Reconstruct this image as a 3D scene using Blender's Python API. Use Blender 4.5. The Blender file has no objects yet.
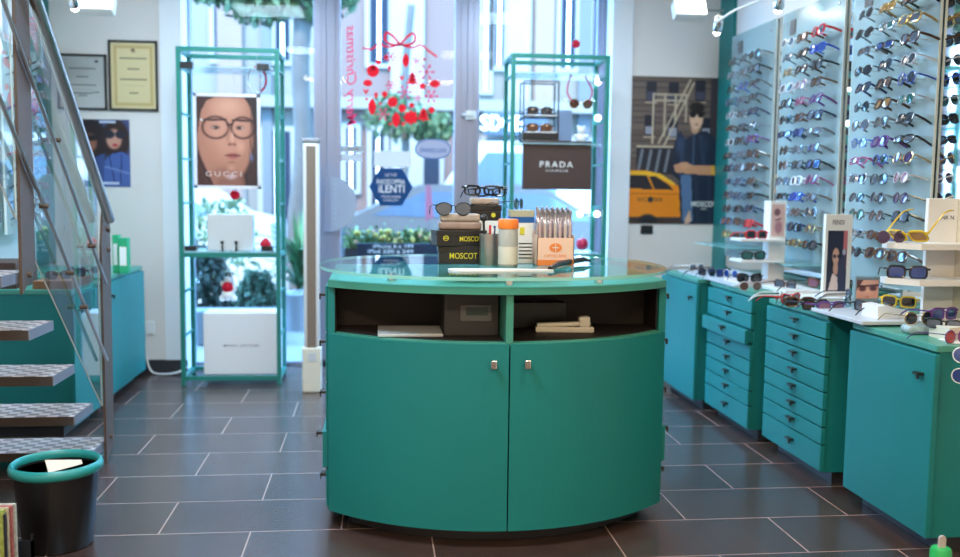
import bpy, bmesh, math, random
import numpy as np
from mathutils import Vector, Matrix, Euler
random.seed(7)
SC = bpy.context.scene
COL = SC.collection
PI = math.pi

# ------------------------------------------------------------------ camera
F_, PITCH, YAW, ROLL, H = 940, .0935, .1107, .012, 1.209
def ray(px, py):
    cr, sr = math.cos(ROLL), math.sin(ROLL)
    dx, dy = px-480, py-278.5
    x = (cr*dx+sr*dy)/F_; up = -(-sr*dx+cr*dy)/F_
    cp, sp = math.cos(PITCH), math.sin(PITCH)
    yf = cp+sp*up; z = -sp+cp*up
    c, s = math.cos(YAW), math.sin(YAW)
    return (c*x+s*yf, -s*x+c*yf, z)
def atY(px, py, Y):
    d = ray(px, py); t = Y/d[1]; return Vector((d[0]*t, Y, H+d[2]*t))
def atX(px, py, X):
    d = ray(px, py); t = X/d[0]; return Vector((X, d[1]*t, H+d[2]*t))
def atZ(px, py, Z):
    d = ray(px, py); t = (Z-H)/d[2]; return Vector((d[0]*t, d[1]*t, Z))
cam = bpy.data.cameras.new('camera'); camo = bpy.data.objects.new('camera', cam); COL.objects.link(camo)
cam.sensor_width = 36; cam.lens = F_/960*36; cam.clip_start = .05; cam.clip_end = 200
fw = Vector((math.sin(YAW)*math.cos(PITCH), math.cos(YAW)*math.cos(PITCH), -math.sin(PITCH)))
rt = Vector((math.cos(YAW), -math.sin(YAW), 0)); up = rt.cross(fw)
r2 = rt*math.cos(ROLL)-up*math.sin(ROLL)*-1; 
# image-space roll: +x right vector expressed back in the unrolled axes
r2 = rt*math.cos(ROLL)+up*math.sin(ROLL); u2 = up*math.cos(ROLL)-rt*math.sin(ROLL)
m = Matrix((( r2.x, u2.x, -fw.x, 0), (r2.y, u2.y, -fw.y, 0), (r2.z, u2.z, -fw.z, H), (0, 0, 0, 1)))
camo.matrix_world = m
cam.dof.use_dof = True; cam.dof.focus_distance = 3.35; cam.dof.aperture_fstop = 1.7
SC.camera = camo

# ------------------------------------------------------------------ materials
def lin(c):
    return tuple((v/12.92 if v <= .04045 else ((v+.055)/1.055)**2.4) for v in c)
def rgb(r, g, b): return lin((r/255, g/255, b/255))
MATS = {}
def M(name, col=(.5, .5, .5), rough=.5, metal=0, emit=None, es=1, alpha=None, trans=0, spec=.5, noise=0, nscale=8, bump=0, bscale=60, coat=0):
    if name in MATS: return MATS[name]
    mt = bpy.data.materials.new(name); mt.use_nodes = True; nt = mt.node_tree
    b = nt.nodes['Principled BSDF']
    b.inputs['Base Color'].default_value = (*col, 1); b.inputs['Roughness'].default_value = rough
    b.inputs['Metallic'].default_value = metal
    b.inputs['Specular IOR Level'].default_value = spec
    if coat: b.inputs['Coat Weight'].default_value = coat; b.inputs['Coat Roughness'].default_value = .1
    if trans: b.inputs['Transmission Weight'].default_value = trans
    if alpha is not None: b.inputs['Alpha'].default_value = alpha
    if emit: b.inputs['Emission Color'].default_value = (*emit, 1); b.inputs['Emission Strength'].default_value = es
    if noise or bump:
        tc = nt.nodes.new('ShaderNodeTexCoord'); n = nt.nodes.new('ShaderNodeTexNoise')
        n.inputs['Scale'].default_value = nscale; n.inputs['Detail'].default_value = 5
        nt.links.new(tc.outputs['Object'], n.inputs['Vector'])
        if noise:
            mx = nt.nodes.new('ShaderNodeMix'); mx.data_type = 'RGBA'
            mx.inputs['A'].default_value = (*[v*(1-noise) for v in col], 1); mx.inputs['B'].default_value = (*[min(1, v*(1+noise)) for v in col], 1)
            nt.links.new(n.outputs['Fac'], mx.inputs['Factor']); nt.links.new(mx.outputs['Result'], b.inputs['Base Color'])
        if bump:
            n2 = nt.nodes.new('ShaderNodeTexNoise'); n2.inputs['Scale'].default_value = bscale
            nt.links.new(tc.outputs['Object'], n2.inputs['Vector'])
            bp = nt.nodes.new('ShaderNodeBump'); bp.inputs['Strength'].default_value = bump; bp.inputs['Distance'].default_value = .002
            nt.links.new(n2.outputs['Fac'], bp.inputs['Height']); nt.links.new(bp.outputs['Normal'], b.inputs['Normal'])
    MATS[name] = mt; return mt
def thin_glass(name, tint=(1, 1, 1), ior=1.5, rough=0.0, boost=1.0):
    mt = bpy.data.materials.new(name); mt.use_nodes = True; nt = mt.node_tree
    for n in list(nt.nodes): nt.nodes.remove(n)
    o = nt.nodes.new('ShaderNodeOutputMaterial'); mx = nt.nodes.new('ShaderNodeMixShader')
    t = nt.nodes.new('ShaderNodeBsdfTransparent'); g = nt.nodes.new('ShaderNodeBsdfGlossy'); f = nt.nodes.new('ShaderNodeFresnel')
    f.inputs['IOR'].default_value = ior; t.inputs['Color'].default_value = (*tint, 1); g.inputs['Roughness'].default_value = rough
    geo = nt.nodes.new('ShaderNodeNewGeometry')
    mn = nt.nodes.new('ShaderNodeMath'); mn.operation = 'SUBTRACT'; mn.inputs[0].default_value = 1
    nt.links.new(geo.outputs['Backfacing'], mn.inputs[1])
    mu = nt.nodes.new('ShaderNodeMath'); mu.operation = 'MULTIPLY'
    nt.links.new(f.outputs['Fac'], mu.inputs[0]); nt.links.new(mn.outputs[0], mu.inputs[1])
    m2 = nt.nodes.new('ShaderNodeMath'); m2.operation = 'MULTIPLY'; m2.inputs[1].default_value = boost; m2.use_clamp = True
    nt.links.new(mu.outputs[0], m2.inputs[0])
    nt.links.new(m2.outputs[0], mx.inputs['Fac']); nt.links.new(t.outputs[0], mx.inputs[1]); nt.links.new(g.outputs[0], mx.inputs[2])
    nt.links.new(mx.outputs[0], o.inputs['Surface']); MATS[name] = mt; return mt
def frosted(name, col, tr, rough=.25):
    mt = bpy.data.materials.new(name); mt.use_nodes = True; nt = mt.node_tree
    b = nt.nodes['Principled BSDF']; b.inputs['Base Color'].default_value = (*col, 1); b.inputs['Roughness'].default_value = rough
    b.inputs['Specular IOR Level'].default_value = .7
    o = nt.nodes['Material Output']; mx = nt.nodes.new('ShaderNodeMixShader'); t = nt.nodes.new('ShaderNodeBsdfTransparent')
    t.inputs['Color'].default_value = (.85, .97, .95, 1)
    mx.inputs['Fac'].default_value = tr
    nt.links.new(b.outputs[0], mx.inputs[1]); nt.links.new(t.outputs[0], mx.inputs[2]); nt.links.new(mx.outputs[0], o.inputs['Surface'])
    MATS[name] = mt; return mt

TEAL = M('teal_paint', (.010, .195, .192), .45, spec=.35, noise=.12, nscale=3, bump=.12, bscale=220)
TEALL = M('teal_lacquer_light', (.06, .29, .22), .35, noise=.08, nscale=4)
TEALF = M('teal_metal', (.02, .21, .17), .35, metal=.2)
WALL = M('white_wall', (.74, .68, .64), .75, noise=.03, nscale=2)
WALLL = M('pillar_white', (.80, .80, .82), .5, noise=.02)
CEIL = M('ceiling_white', (.8, .8, .8), .9)
FRAME = M('storefront_metal', (.30, .31, .40), .35, metal=.5)
BASE = M('dark_skirting', (.03, .03, .035), .4)
BLACK = M('black_plastic', (.012, .012, .014), .35)
DARK = M('dark_brown_interior', (.018, .010, .009), .6)
STEEL = M('brushed_steel', (.42, .39, .37), .34, metal=1, noise=.1, nscale=20)
STEELB = M('bronze_steel', (.095, .058, .038), .5, metal=.15, noise=.15, nscale=12)
CHROME = M('chrome', (.7, .7, .72), .12, metal=1)
HANDLE = M('handle_bronze', (.09, .075, .06), .35, metal=.9)
WHITE = M('white_acrylic', (.80, .78, .76), .3)
GREYL = M('light_grey_board', (.55, .56, .60), .35)
PAPER = M('paper_white', (.82, .81, .79), .6)
CREAM = M('cream_plastic', (.72, .66, .55), .4)
GLASS = thin_glass('clear_glass', (.97, .99, .985), boost=.3)
RAILG = thin_glass('railing_glass', (.93, .975, .965), 1.55, boost=2.2)
TOPG = thin_glass('counter_glass', (.80, .93, .90), 1.55, boost=1.0)
EDGE = M('glass_edge_green', (.30, .66, .58), .2, alpha=.85)
EDGEW = M('glass_edge_white', (.75, .82, .80), .2)
FROST = frosted('frosted_panel', (.43, .54, .55), .34)
MIRROR = M('mirror', (.82, .86, .86), .03, metal=1)
def vinyl(name, col):
    mt = M(name, col, .4); nt = mt.node_tree; tl = nt.nodes.new('ShaderNodeBsdfTranslucent'); tl.inputs['Color'].default_value = (*col, 1)
    mx = nt.nodes.new('ShaderNodeMixShader'); mx.inputs[0].default_value = .6
    nt.links.new(nt.nodes['Principled BSDF'].outputs[0], mx.inputs[1]); nt.links.new(tl.outputs[0], mx.inputs[2]); nt.links.new(mx.outputs[0], nt.nodes['Material Output'].inputs['Surface']); return mt
RED = M('red_vinyl_old', (.75, .01, .03), .4)
RED = vinyl('red_vinyl', (.80, .012, .05)); REDP = vinyl('pink_vinyl', (.85, .07, .22))
LAMP = M('lamp_glow', (1, 1, 1), .5, emit=(1, .93, .84), es=14)
GLOW = M('pale_glow', (1, 1, 1), .5, emit=(.85, .95, 1), es=9)
BLUEV = M('blue_vinyl', (.01, .10, .34), .4); BLUES = vinyl('blue_sticker', (.008, .09, .20))
GREYV = M('grey_vinyl', (.40, .42, .50), .4)

def picmat():
    mt = bpy.data.materials.new('printed_picture'); mt.use_nodes = True; nt = mt.node_tree
    b = nt.nodes['Principled BSDF']; a = nt.nodes.new('ShaderNodeAttribute'); a.attribute_name = 'Col'
    nt.links.new(a.outputs['Color'], b.inputs['Base Color']); b.inputs['Roughness'].default_value = .35
    return mt
PIC = picmat()

# ------------------------------------------------------------------ mesh builder
class B:
    def __init__(s, o=(0, 0, 0), rz=0):
        s.v = []; s.f = []; s.m = []; s.o = Vector(o); s.sm = False
        s.inv = Matrix.Rotation(-rz, 4, 'Z') @ Matrix.Translation(-s.o)
    def add(s, vs, fs, m=0):
        n = len(s.v); s.v += [tuple(s.inv @ Vector(v)) for v in vs]
        s.f += [tuple(i+n for i in f) for f in fs]; s.m += [m]*len(fs)
    def bm(s, bm, m=0, mat=None):
        if mat is not None: bmesh.ops.transform(bm, matrix=mat, verts=bm.verts)
        bm.verts.index_update()
        s.add([v.co.copy() for v in bm.verts], [[v.index for v in f.verts] for f in bm.faces], m); bm.free()
    def box(s, x0, y0, z0, x1, y1, z1, m=0, bev=0, mat=None, seg=2):
        bm = bmesh.new(); bmesh.ops.create_cube(bm, size=1)
        for v in bm.verts:
            v.co = Vector(((x0+x1)/2+v.co.x*(x1-x0), (y0+y1)/2+v.co.y*(y1-y0), (z0+z1)/2+v.co.z*(z1-z0)))
        if bev: bmesh.ops.bevel(bm, geom=list(bm.edges), offset=bev, segments=seg, affect='EDGES', profile=.5)
        s.bm(bm, m, mat); return s
    def tube(s, pts, r, n=8, m=0, closed=False, flat=1):
        pts = [Vector(p) for p in pts]; k = len(pts); rings = []
        for i, p in enumerate(pts):
            a = pts[(i-1) % k] if (closed or i > 0) else p
            b = pts[(i+1) % k] if (closed or i < k-1) else p
            t = (b-a).normalized(); ref = Vector((0, 0, 1)) if abs(t.z) < .95 else Vector((1, 0, 0))
            if closed or flat != 1: ref = Vector((0, 1, 0)) if abs(t.y) < .95 else Vector((0, 0, 1))
            u = t.cross(ref).normalized(); w = t.cross(u).normalized()
            rr = r[i] if isinstance(r, (list, tuple)) else r
            rings.append([p+u*math.cos(2*PI*j/n)*rr+w*math.sin(2*PI*j/n)*rr*flat for j in range(n)])
        vs = [q for g in rings for q in g]; fs = []
        for i in range(k if closed else k-1):
            a = i*n; b = ((i+1) % k)*n
            for j in range(n): fs.append((a+j, a+(j+1) % n, b+(j+1) % n, b+j))
        if not closed: fs += [tuple(range(n))[::-1], tuple((k-1)*n+j for j in range(n))]
        s.add(vs, fs, m); return s
    def lathe(s, prof, c=(0, 0, 0), n=24, m=0, sx=1, sy=1):
        vs = []; fs = []
        for (r, z) in prof:
            for j in range(n): vs.append((c[0]+r*sx*math.cos(2*PI*j/n), c[1]+r*sy*math.sin(2*PI*j/n), c[2]+z))
        for i in range(len(prof)-1):
            for j in range(n): fs.append((i*n+j, i*n+(j+1) % n, (i+1)*n+(j+1) % n, (i+1)*n+j))
        if prof[0][0] > 1e-4: fs.append(tuple(range(n))[::-1])
        if prof[-1][0] > 1e-4: fs.append(tuple((len(prof)-1)*n+j for j in range(n)))
        s.add(vs, fs, m); return s
    def prism(s, poly, a, b, axis='Z', m=0, mside=None):
        def P(p, t):
            return {'Z': (p[0], p[1], t), 'Y': (p[0], t, p[1]), 'X': (t, p[0], p[1])}[axis]
        n = len(poly); vs = [P(p, a) for p in poly]+[P(p, b) for p in poly]
        s.add(vs, [tuple(range(n))[::-1], tuple(range(n, 2*n))]+[(i, (i+1) % n, n+(i+1) % n, n+i) for i in range(n)], m)
        if mside is not None: s.m[-n:] = [mside]*n
        return s
    def sphere(s, c, r, m=0, seg=12, sc=(1, 1, 1)):
        bm = bmesh.new(); bmesh.ops.create_uvsphere(bm, u_segments=seg, v_segments=max(6, seg*2//3), radius=r)
        s.bm(bm, m, Matrix.Translation(Vector(c)) @ Matrix.Diagonal((*sc, 1))); return s
    def text(s, body, mat, h, m=0, width=None, ext=.0006, shear=0, sp=1.0, bold=.004):
        cu = bpy.data.curves.new('t', 'FONT'); cu.body = body; cu.size = 1; cu.extrude = 0; cu.shear = shear; cu.offset = bold
        cu.align_x = 'CENTER'; cu.align_y = 'CENTER'; cu.resolution_u = 3; cu.space_character = sp
        o = bpy.data.objects.new('t', cu); COL.objects.link(o); bpy.context.view_layer.update()
        me = bpy.data.meshes.new_from_object(o.evaluated_get(bpy.context.evaluated_depsgraph_get()))
        bpy.data.objects.remove(o); bpy.data.curves.remove(cu)
        bm = bmesh.new(); bm.from_mesh(me); bpy.data.meshes.remove(me)
        xs = [v.co.x for v in bm.verts]; ys = [v.co.y for v in bm.verts]
        cx, cy = (max(xs)+min(xs))/2, (max(ys)+min(ys))/2
        ky = h/(max(ys)-min(ys)); kx = ky if width is None else width/(max(xs)-min(xs))
        for v in bm.verts: v.co = Vector(((v.co.x-cx)*kx, (v.co.y-cy)*ky, 0))
        g = bmesh.ops.extrude_face_region(bm, geom=list(bm.faces))
        for e in g['geom']:
            if isinstance(e, bmesh.types.BMVert): e.co.z += ext
        bmesh.ops.recalc_face_normals(bm, faces=bm.faces)
        s.bm(bm, m, mat); return s
    def build(s, name, mats, parent=None, smooth=False, loc=None):
        me = bpy.data.meshes.new(name); me.from_pydata(s.v, [], s.f)
        if not isinstance(mats, (list, tuple)): mats = [mats]
        for x in mats: me.materials.append(x)
        me.polygons.foreach_set('material_index', s.m)
        bm = bmesh.new(); bm.from_mesh(me); bmesh.ops.recalc_face_normals(bm, faces=bm.faces); bm.to_mesh(me); bm.free()
        if smooth:
            me.polygons.foreach_set('use_smooth', [True]*len(me.polygons))
            try: me.set_sharp_from_angle(angle=math.radians(40))
            except Exception: pass
        me.update(); o = bpy.data.objects.new(name, me); COL.objects.link(o)
        if parent is not None: o.parent = parent
        elif s.o.length: o.matrix_world = s.inv.inverted()
        return o
def tag(o, label, cat, group=None, kind=None):
    o['label'] = label; o['category'] = cat
    if group: o['group'] = group
    if kind: o['kind'] = kind
    return o
def thing(name, label, cat, loc=(0, 0, 0), rz=0, group=None):
    o = bpy.data.objects.new(name, None); COL.objects.link(o); o.empty_display_size = .05
    o.location = loc; o.rotation_euler = (0, 0, rz)
    return tag(o, label, cat, group)
def struct(o): o['kind'] = 'structure'; return o
FACE = Matrix.Rotation(PI/2, 4, 'X')     # text plane upright, facing -Y
def up_at(x, y, z, rz=0): return Matrix.Translation((x, y, z)) @ Matrix.Rotation(rz, 4, 'Z') @ FACE

# ------------------------------------------------------------------ picture painter (for printed things only)
class Pic:
    def __init__(s, w, h, bg):
        s.w, s.h = w, h; s.a = np.zeros((h, w, 3)); s.a[:] = np.array(bg)/255
        s.X, s.Y = np.meshgrid((np.arange(w)+.5)/w, (np.arange(h)+.5)/h)
    def mix(s, k, c): k = np.clip(k, 0, 1)[..., None]; s.a = s.a*(1-k)+np.array(c)/255*k
    def ell(s, cx, cy, rx, ry, c, soft=.12, rot=0, op=1, ring=None):
        dx, dy = s.X-cx, (s.Y-cy); asp = s.h/s.w; ca, sa = math.cos(rot), math.sin(rot)
        dy = dy*asp; x = ca*dx+sa*dy; y = -sa*dx+ca*dy
        d = np.sqrt((x/rx)**2+(y/(ry*asp))**2)
        if ring: k = 1-np.abs(d-1)/ring
        else: k = (1-d)/soft
        s.mix(np.clip(k, 0, 1)*op, c)
    def rect(s, x0, y0, x1, y1, c, op=1):
        s.mix(((s.X >= x0) & (s.X <= x1) & (s.Y >= y0) & (s.Y <= y1))*op, c)
    def line(s, x0, y0, x1, y1, t, c, op=1):
        dx, dy = x1-x0, y1-y0; L = dx*dx+dy*dy; u = np.clip(((s.X-x0)*dx+(s.Y-y0)*dy)/L, 0, 1)
        d = np.hypot(s.X-x0-u*dx, (s.Y-y0-u*dy)*s.h/s.w); s.mix(np.clip((t-d)/t*2, 0, 1)*op, c)
    def poly(s, pts, c, op=1):
        ins = np.zeros(s.X.shape, bool); n = len(pts)
        for i in range(n):
            x0, y0 = pts[i]; x1, y1 = pts[(i+1) % n]
            if y0 == y1: continue
            hit = ((y0 > s.Y) != (y1 > s.Y)) & (s.X < (x1-x0)*(s.Y-y0)/(y1-y0)+x0); ins ^= hit
        s.mix(ins*op, c)
    def obj(s, name, P0, U, V, thick, parent, back=PAPER, inv=None):
        """grid of faces; P0 top-left corner, U along width, V down; thickness goes behind"""
        P0, U, V = Vector(P0), Vector(U), Vector(V); nrm = U.cross(V).normalized()  # points behind for a -Y facing print
        w, h = s.w, s.h; vs = []; fs = []; cols = []
        for j in range(h+1):
            for i in range(w+1): vs.append(P0+U*(i/w)+V*(j/h))
        for j in range(h):
            for i in range(w):
                a = j*(w+1)+i; fs.append((a, a+w+1, a+w+2, a+1)); cols.append(s.a[j, i])
        n = len(vs); c4 = [P0, P0+U, P0+U+V, P0+V]
        vs += [c+nrm*thick for c in c4]
        idx = [0, w, h*(w+1)+w, h*(w+1)]
        fs += [(n, n+1, n+2, n+3)]; cols.append((.7, .7, .7))
        for k in range(4):
            fs.append((idx[k], idx[(k+1) % 4], n+(k+1) % 4, n+k)); cols.append((.7, .7, .7))
        if inv is not None: vs = [inv @ v for v in vs]
        me = bpy.data.meshes.new(name); me.from_pydata([tuple(v) for v in vs], [], fs); me.materials.append(PIC)
        at = me.color_attributes.new('Col', 'FLOAT_COLOR', 'CORNER'); buf = []
        for f, c in zip(me.polygons, cols):
            l = lin(tuple(float(v) for v in c)); buf += [*l, 1]*f.loop_total
        at.data.foreach_set('color', buf)
        o = bpy.data.objects.new(name, me); COL.objects.link(o)
        if parent is not None: o.parent = parent
        return o

# ------------------------------------------------------------------ room shell
YW, YS, XL, XR, ZC = 6.25, 6.45, -2.05, 2.32, 2.75
def floor_mat():
    mt = bpy.data.materials.new('dark_slate_tiles'); mt.use_nodes = True; nt = mt.node_tree; L = nt.links.new; N = nt.nodes.new
    b = nt.nodes['Principled BSDF']; g = N('ShaderNodeNewGeometry')
    mp = N('ShaderNodeMapping'); W = .6333; hh = .34
    mp.inputs['Location'].default_value = (.4378+20*W, -5.327+20*hh, 0)
    L(g.outputs['Position'], mp.inputs['Vector'])
    br = N('ShaderNodeTexBrick'); br.inputs['Scale'].default_value = 1; br.inputs['Brick Width'].default_value = W; br.inputs['Row Height'].default_value = hh
    br.inputs['Mortar Size'].default_value = .0028; br.inputs['Mortar Smooth'].default_value = .2; br.inputs['Bias'].default_value = 0
    br.inputs['Color1'].default_value = (.050, .030, .026, 1); br.inputs['Color2'].default_value = (.066, .041, .035, 1)
    br.inputs['Mortar'].default_value = (.36, .27, .24, 1); br.offset = .5
    L(mp.outputs[0], br.inputs['Vector'])
    n = N('ShaderNodeTexNoise'); n.inputs['Scale'].default_value = 9; n.inputs['Detail'].default_value = 3; n.inputs['Roughness'].default_value = .5
    L(g.outputs['Position'], n.inputs['Vector'])
    mx = N('ShaderNodeMix'); mx.data_type = 'RGBA'; mx.blend_type = 'MULTIPLY'; mx.inputs['Factor'].default_value = .8
    cr = N('ShaderNodeValToRGB'); cr.color_ramp.elements[0].position = .15; cr.color_ramp.elements[0].color = (.7, .66, .66, 1); cr.color_ramp.elements[1].position = .85; cr.color_ramp.elements[1].color = (1.35, 1.28, 1.25, 1)
    L(n.outputs['Fac'], cr.inputs['Fac']); L(br.outputs['Color'], mx.inputs['A']); L(cr.outputs['Color'], mx.inputs['B']); L(mx.outputs['Result'], b.inputs['Base Color'])
    b.inputs['Roughness'].default_value = .27
    b.inputs['Specular IOR Level'].default_value = .95
    bp = N('ShaderNodeBump'); bp.inputs['Strength'].default_value = .02; bp.inputs['Distance'].default_value = .002
    return mt
def sbox(name, m, *a):
    return struct(B().box(*a).build(name, m))
sbox('floor', floor_mat(), XL-.15, -2.6, -.1, XR+.15, 6.52, 0)
sbox('ceiling', CEIL, XL-.15, -2.6, ZC, XR+.15, YS+.15, ZC+.1)
sbox('wall_left', WALL, XL-.15, -2.6, 0, XL, YS+.1, ZC)
sbox('wall_right', WALL, XR, -2.6, 0, XR+.15, YS+.1, ZC)
sbox('wall_behind_camera', WALL, XL-.15, -2.75, 0, XR+.15, -2.6, ZC)
sbox('wall_back_left', WALL, XL, YW, 0, -1.36, YS+.1, ZC)
sbox('wall_back_right', WALL, 1.70, YW, 0, XR, YS+.1, ZC)
sbox('trim_1', WALLL, -1.36, YW-.02, 0, -1.225, YS+.1, ZC)
sbox('trim_2', WALLL, 1.56, YW-.02, 0, 1.70, YS+.1, ZC)
sbox('baseboard_back_left', BASE, XL, YW-.015, 0, -1.36, YW, .085)
sbox('baseboard_pillar_left', BASE, -1.365, YW-.035, 0, -1.22, YW-.02, .085)
sbox('baseboard_back_right', BASE, 1.70, YW-.015, 0, XR, YW, .085)
# teal corner pilasters
sbox('trim_3', TEAL, XR-.02, 6.0, 0, XR, YW, ZC)
sbox('trim_4', TEAL, XL, 5.80, .72, XL+.02, YW, ZC)
# storefront
def bay(name, x0, x1, fl, fr, kind='window'):
    b = B(); y0, y1 = YS-.03, YS+.03
    b.box(x0, y0, 0, x0+fl, y1, ZC, bev=.004); b.box(x1-fr, y0, 0, x1, y1, ZC, bev=.004)
    b.box(x0, y0, ZC-.12, x1, y1, ZC-.0, bev=.003); b.box(x0, y0, 0, x1, y1, .035, bev=.003)
    if fl > .05: b.box(x0+fl*.5, y0-.012, .02, x0+fl*.62, y0, ZC-.02)
    if fr > .05: b.box(x1-fr*.5, y0-.012, .02, x1-fr*.38, y0, ZC-.02)
    o = struct(b.build(name, FRAME))
    B().box(x0+fl, YS-.004, .03, x1-fr, YS+.004, ZC-.1).build('glass_pane', GLASS, o)
    return o
bay('window_1', -1.225, -.33, .02, .085)
d1 = bay('door_1', -.33, .61, .095, .085)
d2 = bay('door_2', .61, 1.56, .085, .06)
b = B(); hp = atY(470, 115, YS-.06)
b.box(.60, YS-.065, hp.z-.03, .67, YS-.03, hp.z+.03, bev=.006); b.box(.575, YS-.08, hp.z-.008, .65, YS-.06, hp.z+.008, bev=.004)
b.build('door_handle', WHITE, d2)

# half-disc push plate on the door stile
c = atY(329, 204, YS-.05); R = .185
pts = [(c.x, c.z-R)]+[(c.x+R*math.cos(t), c.z+R*math.sin(t)) for t in np.linspace(-PI/2, PI/2, 25)]
t = thing('push_plate', 'pale half-round perforated plate fixed on the door stile above the counter', 'plate', (c.x, YS-.05, c.z-R))
o = B(t.location).prism(pts, YS-.055, YS-.047, 'Y').build('plate', M('plate_grey', (.32, .35, .43), .4), t)
b = B(t.location)
for k in range(9):
    b.prism([(c.x+.045+.006*math.cos(a), c.z-.13+k*.033+.006*math.sin(a)) for a in np.linspace(0, 2*PI, 9)[:-1]], YS-.0565, YS-.054, 'Y')
b.build('hole_row', GREYV, t)
B(t.location).box(c.x-.035, YS-.056, c.z-R, c.x+.012, YS-.03, c.z+R, bev=.004).build('bracket', FRAME, t)

# ------------------------------------------------------------------ ceiling lamps and light
def area(name, loc, sx, sy, e, col, rot=(0, 0, 0)):
    l = bpy.data.lights.new(name, 'AREA'); l.shape = 'RECTANGLE'; l.size = sx; l.size_y = sy; l.energy = e; l.color = col
    o = bpy.data.objects.new(name, l); COL.objects.link(o); o.location = loc; o.rotation_euler = rot; return o
k = 0
for (x, y, e, w_, lc) in [(-.9, 4.6, 36, 'left side of shop', (.60, .82, 1)), (1.0, 4.6, 30, 'right side of shop', (.60, .82, 1)), (-.7, 2.3, 36, 'left of the counter front', (.62, .83, 1)), (1.0, 2.3, 14, 'right of the counter front', (1, .86, .62)), (-.7, -.4, 54, 'left behind the viewpoint', (1, .80, .52)), (1.0, -.4, 30, 'right behind the viewpoint', (1, .80, .52))]:
    t = thing('ceiling_light', 'square white ceiling light panel over the '+w_, 'ceiling light', (x, y, ZC), group='ceiling light panels')
    B(t.location).box(x-.32, y-.32, ZC-.03, x+.32, y+.32, ZC).build('housing', WHITE, t)
    B(t.location).box(x-.28, y-.28, ZC-.034, x+.28, y+.28, ZC-.03).build('diffuser', M('diffuser', (1, 1, 1), .5, emit=(1, .90, .80), es=2.0), t)
    area('shop_light', (x, y, ZC-.05), .55, .55, e, lc)

def floodlight(px, py, Y, label, armdir):
    c = atY(px, py, Y); t = thing('floodlight', label, 'light fixture', (c.x, c.y, c.z))
    R_ = Matrix.Translation(c) @ Matrix.Rotation(math.radians(-28), 4, 'X')
    B(t.location).box(-.10, -.02, -.055, .10, .05, .055, bev=.01, mat=R_).build('housing', WHITE, t)
    B(t.location).box(-.088, -.026, -.043, .088, -.019, .043, mat=R_).build('lens', LAMP, t)
    B(t.location).tube([c+Vector((0, .04, .04)), c+Vector((0, .06, .15)), (c.x, c.y+.06, ZC)], .009).build('stem', WHITE, t)
    if armdir: B(t.location).tube([c+Vector((.1, .02, .0)), c+Vector((.22, .02, .0))], .006).build('bracket', STEEL, t)
    return t
floodlight(690, 9, 5.6, 'bright square floodlight above the right back wall poster', 1)
floodlight(96, 3, 5.6, 'bright square floodlight above the framed certificates', 0)
def spot(px, py, Y, label, path):
    c = atY(px, py, Y); t = thing('spotlight', label, 'light fixture', (c.x, c.y, c.z))
    R_ = Matrix.Translation(c) @ Matrix.Rotation(math.radians(25), 4, 'X')
    bb = B(); bb.lathe([(.022, 0), (.03, .02), (.024, .07), (.012, .10)], n=14)
    bb.v = [tuple(R_ @ Vector(v)) for v in bb.v]; bb.v = [tuple(Vector(v)-c) for v in bb.v]
    bb.build('lamp_head', CHROME, t, True)
    bb = B(); bb.sphere((0, 0, .002), .021); bb.v = [tuple((R_ @ Vector(v))-c) for v in bb.v]; bb.build('bulb', LAMP, t, True)
    B(t.location).tube([c+Vector((0, .02, .09))]+[atY(*p) for p in path], .007).build('arm', WHITE, t)
    return t
spot(717, 32, 5.3, 'small chrome spotlight on a curved white arm by the teal pilaster', [(716, 22, 5.2), (735, 10, 5.1), (758, 1, 5.0), (775, -25, 5.0)])
spot(778, 10, 5.0, 'small chrome spotlight high above the frosted glass panels', [(772, -3, 5.0), (768, -30, 5.0)])
spot(75, 8, 5.4, 'small round spotlight left of the square floodlight', [(74, -2, 5.4), (72, -30, 5.4)])

# ------------------------------------------------------------------ generic handle (pull): bar standing off a face looking to -X
def pull(b, x, y, z, d=-1, w=.034):
    b.box(min(x, x+d*.022), y-w/2, z-.004, max(x, x+d*.022), y+w/2, z+.004)
    b.box(min(x+d*.018, x+d*.024), y-w/2, z-.016, max(x+d*.018, x+d*.024), y-w/2+.012, z+.004)

# ------------------------------------------------------------------ right-hand cabinets
def cabinet(label, xf, y0, y1, top, kind, xb=XR-.005, n=8, openk=None, side=1):
    t = thing('cabinet', label, 'cabinet', (xf, (y0+y1)/2, 0), group='teal display cabinets')
    b = B(t.location); s = side
    def bx(b, xa, ya, za, xb_, yb, zb, **k): b.box(min(xa, xb_), ya, za, max(xa, xb_), yb, zb, **k)
    bx(b, xf+.022*s, y0+.012, .055, xb, y1-.012, top-.02, bev=.002); b.build('body', TEAL, t)
    b = B(t.location); bx(b, xf+.07*s, y0+.03, 0, xb, y1-.03, .055); b.build('plinth', BASE, t)
    b = B(t.location); bx(b, xf+.008*s, y0+.004, top-.022, xb, y1-.004, top, bev=.002); b.build('top_panel', TEALL, t)
    if kind == 'door':
        b = B(t.location); bx(b, xf, y0, .06, xf+.02*s, y1, top-.03, bev=.0025); d = b.build('door', TEAL, t)
        b = B(t.location); pull(b, xf, y0+.075, top-.105, -s); b.build('handle', HANDLE, d)
    else:
        zz = np.linspace(top-.03, .175, n); zz = list(zz)+[.06]
        for i in range(n):
            off = -.028*s if i == openk else 0
            b = B(t.location); bx(b, xf+off, y0, zz[i+1]+.003, xf+.02*s+off, y1, zz[i]-.003, bev=.0025)
            if off: bx(b, xf+.02*s+off, y0+.02, zz[i+1]+.01, xf+.021*s, y1-.02, zz[i]-.012)
            d = b.build('drawer', TEAL, t)
            b = B(t.location); pull(b, xf+off, (y0+y1)/2-.02, (zz[i]+zz[i+1])/2+.014, -s, .05); b.build('handle', HANDLE, d)
    return t
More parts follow.
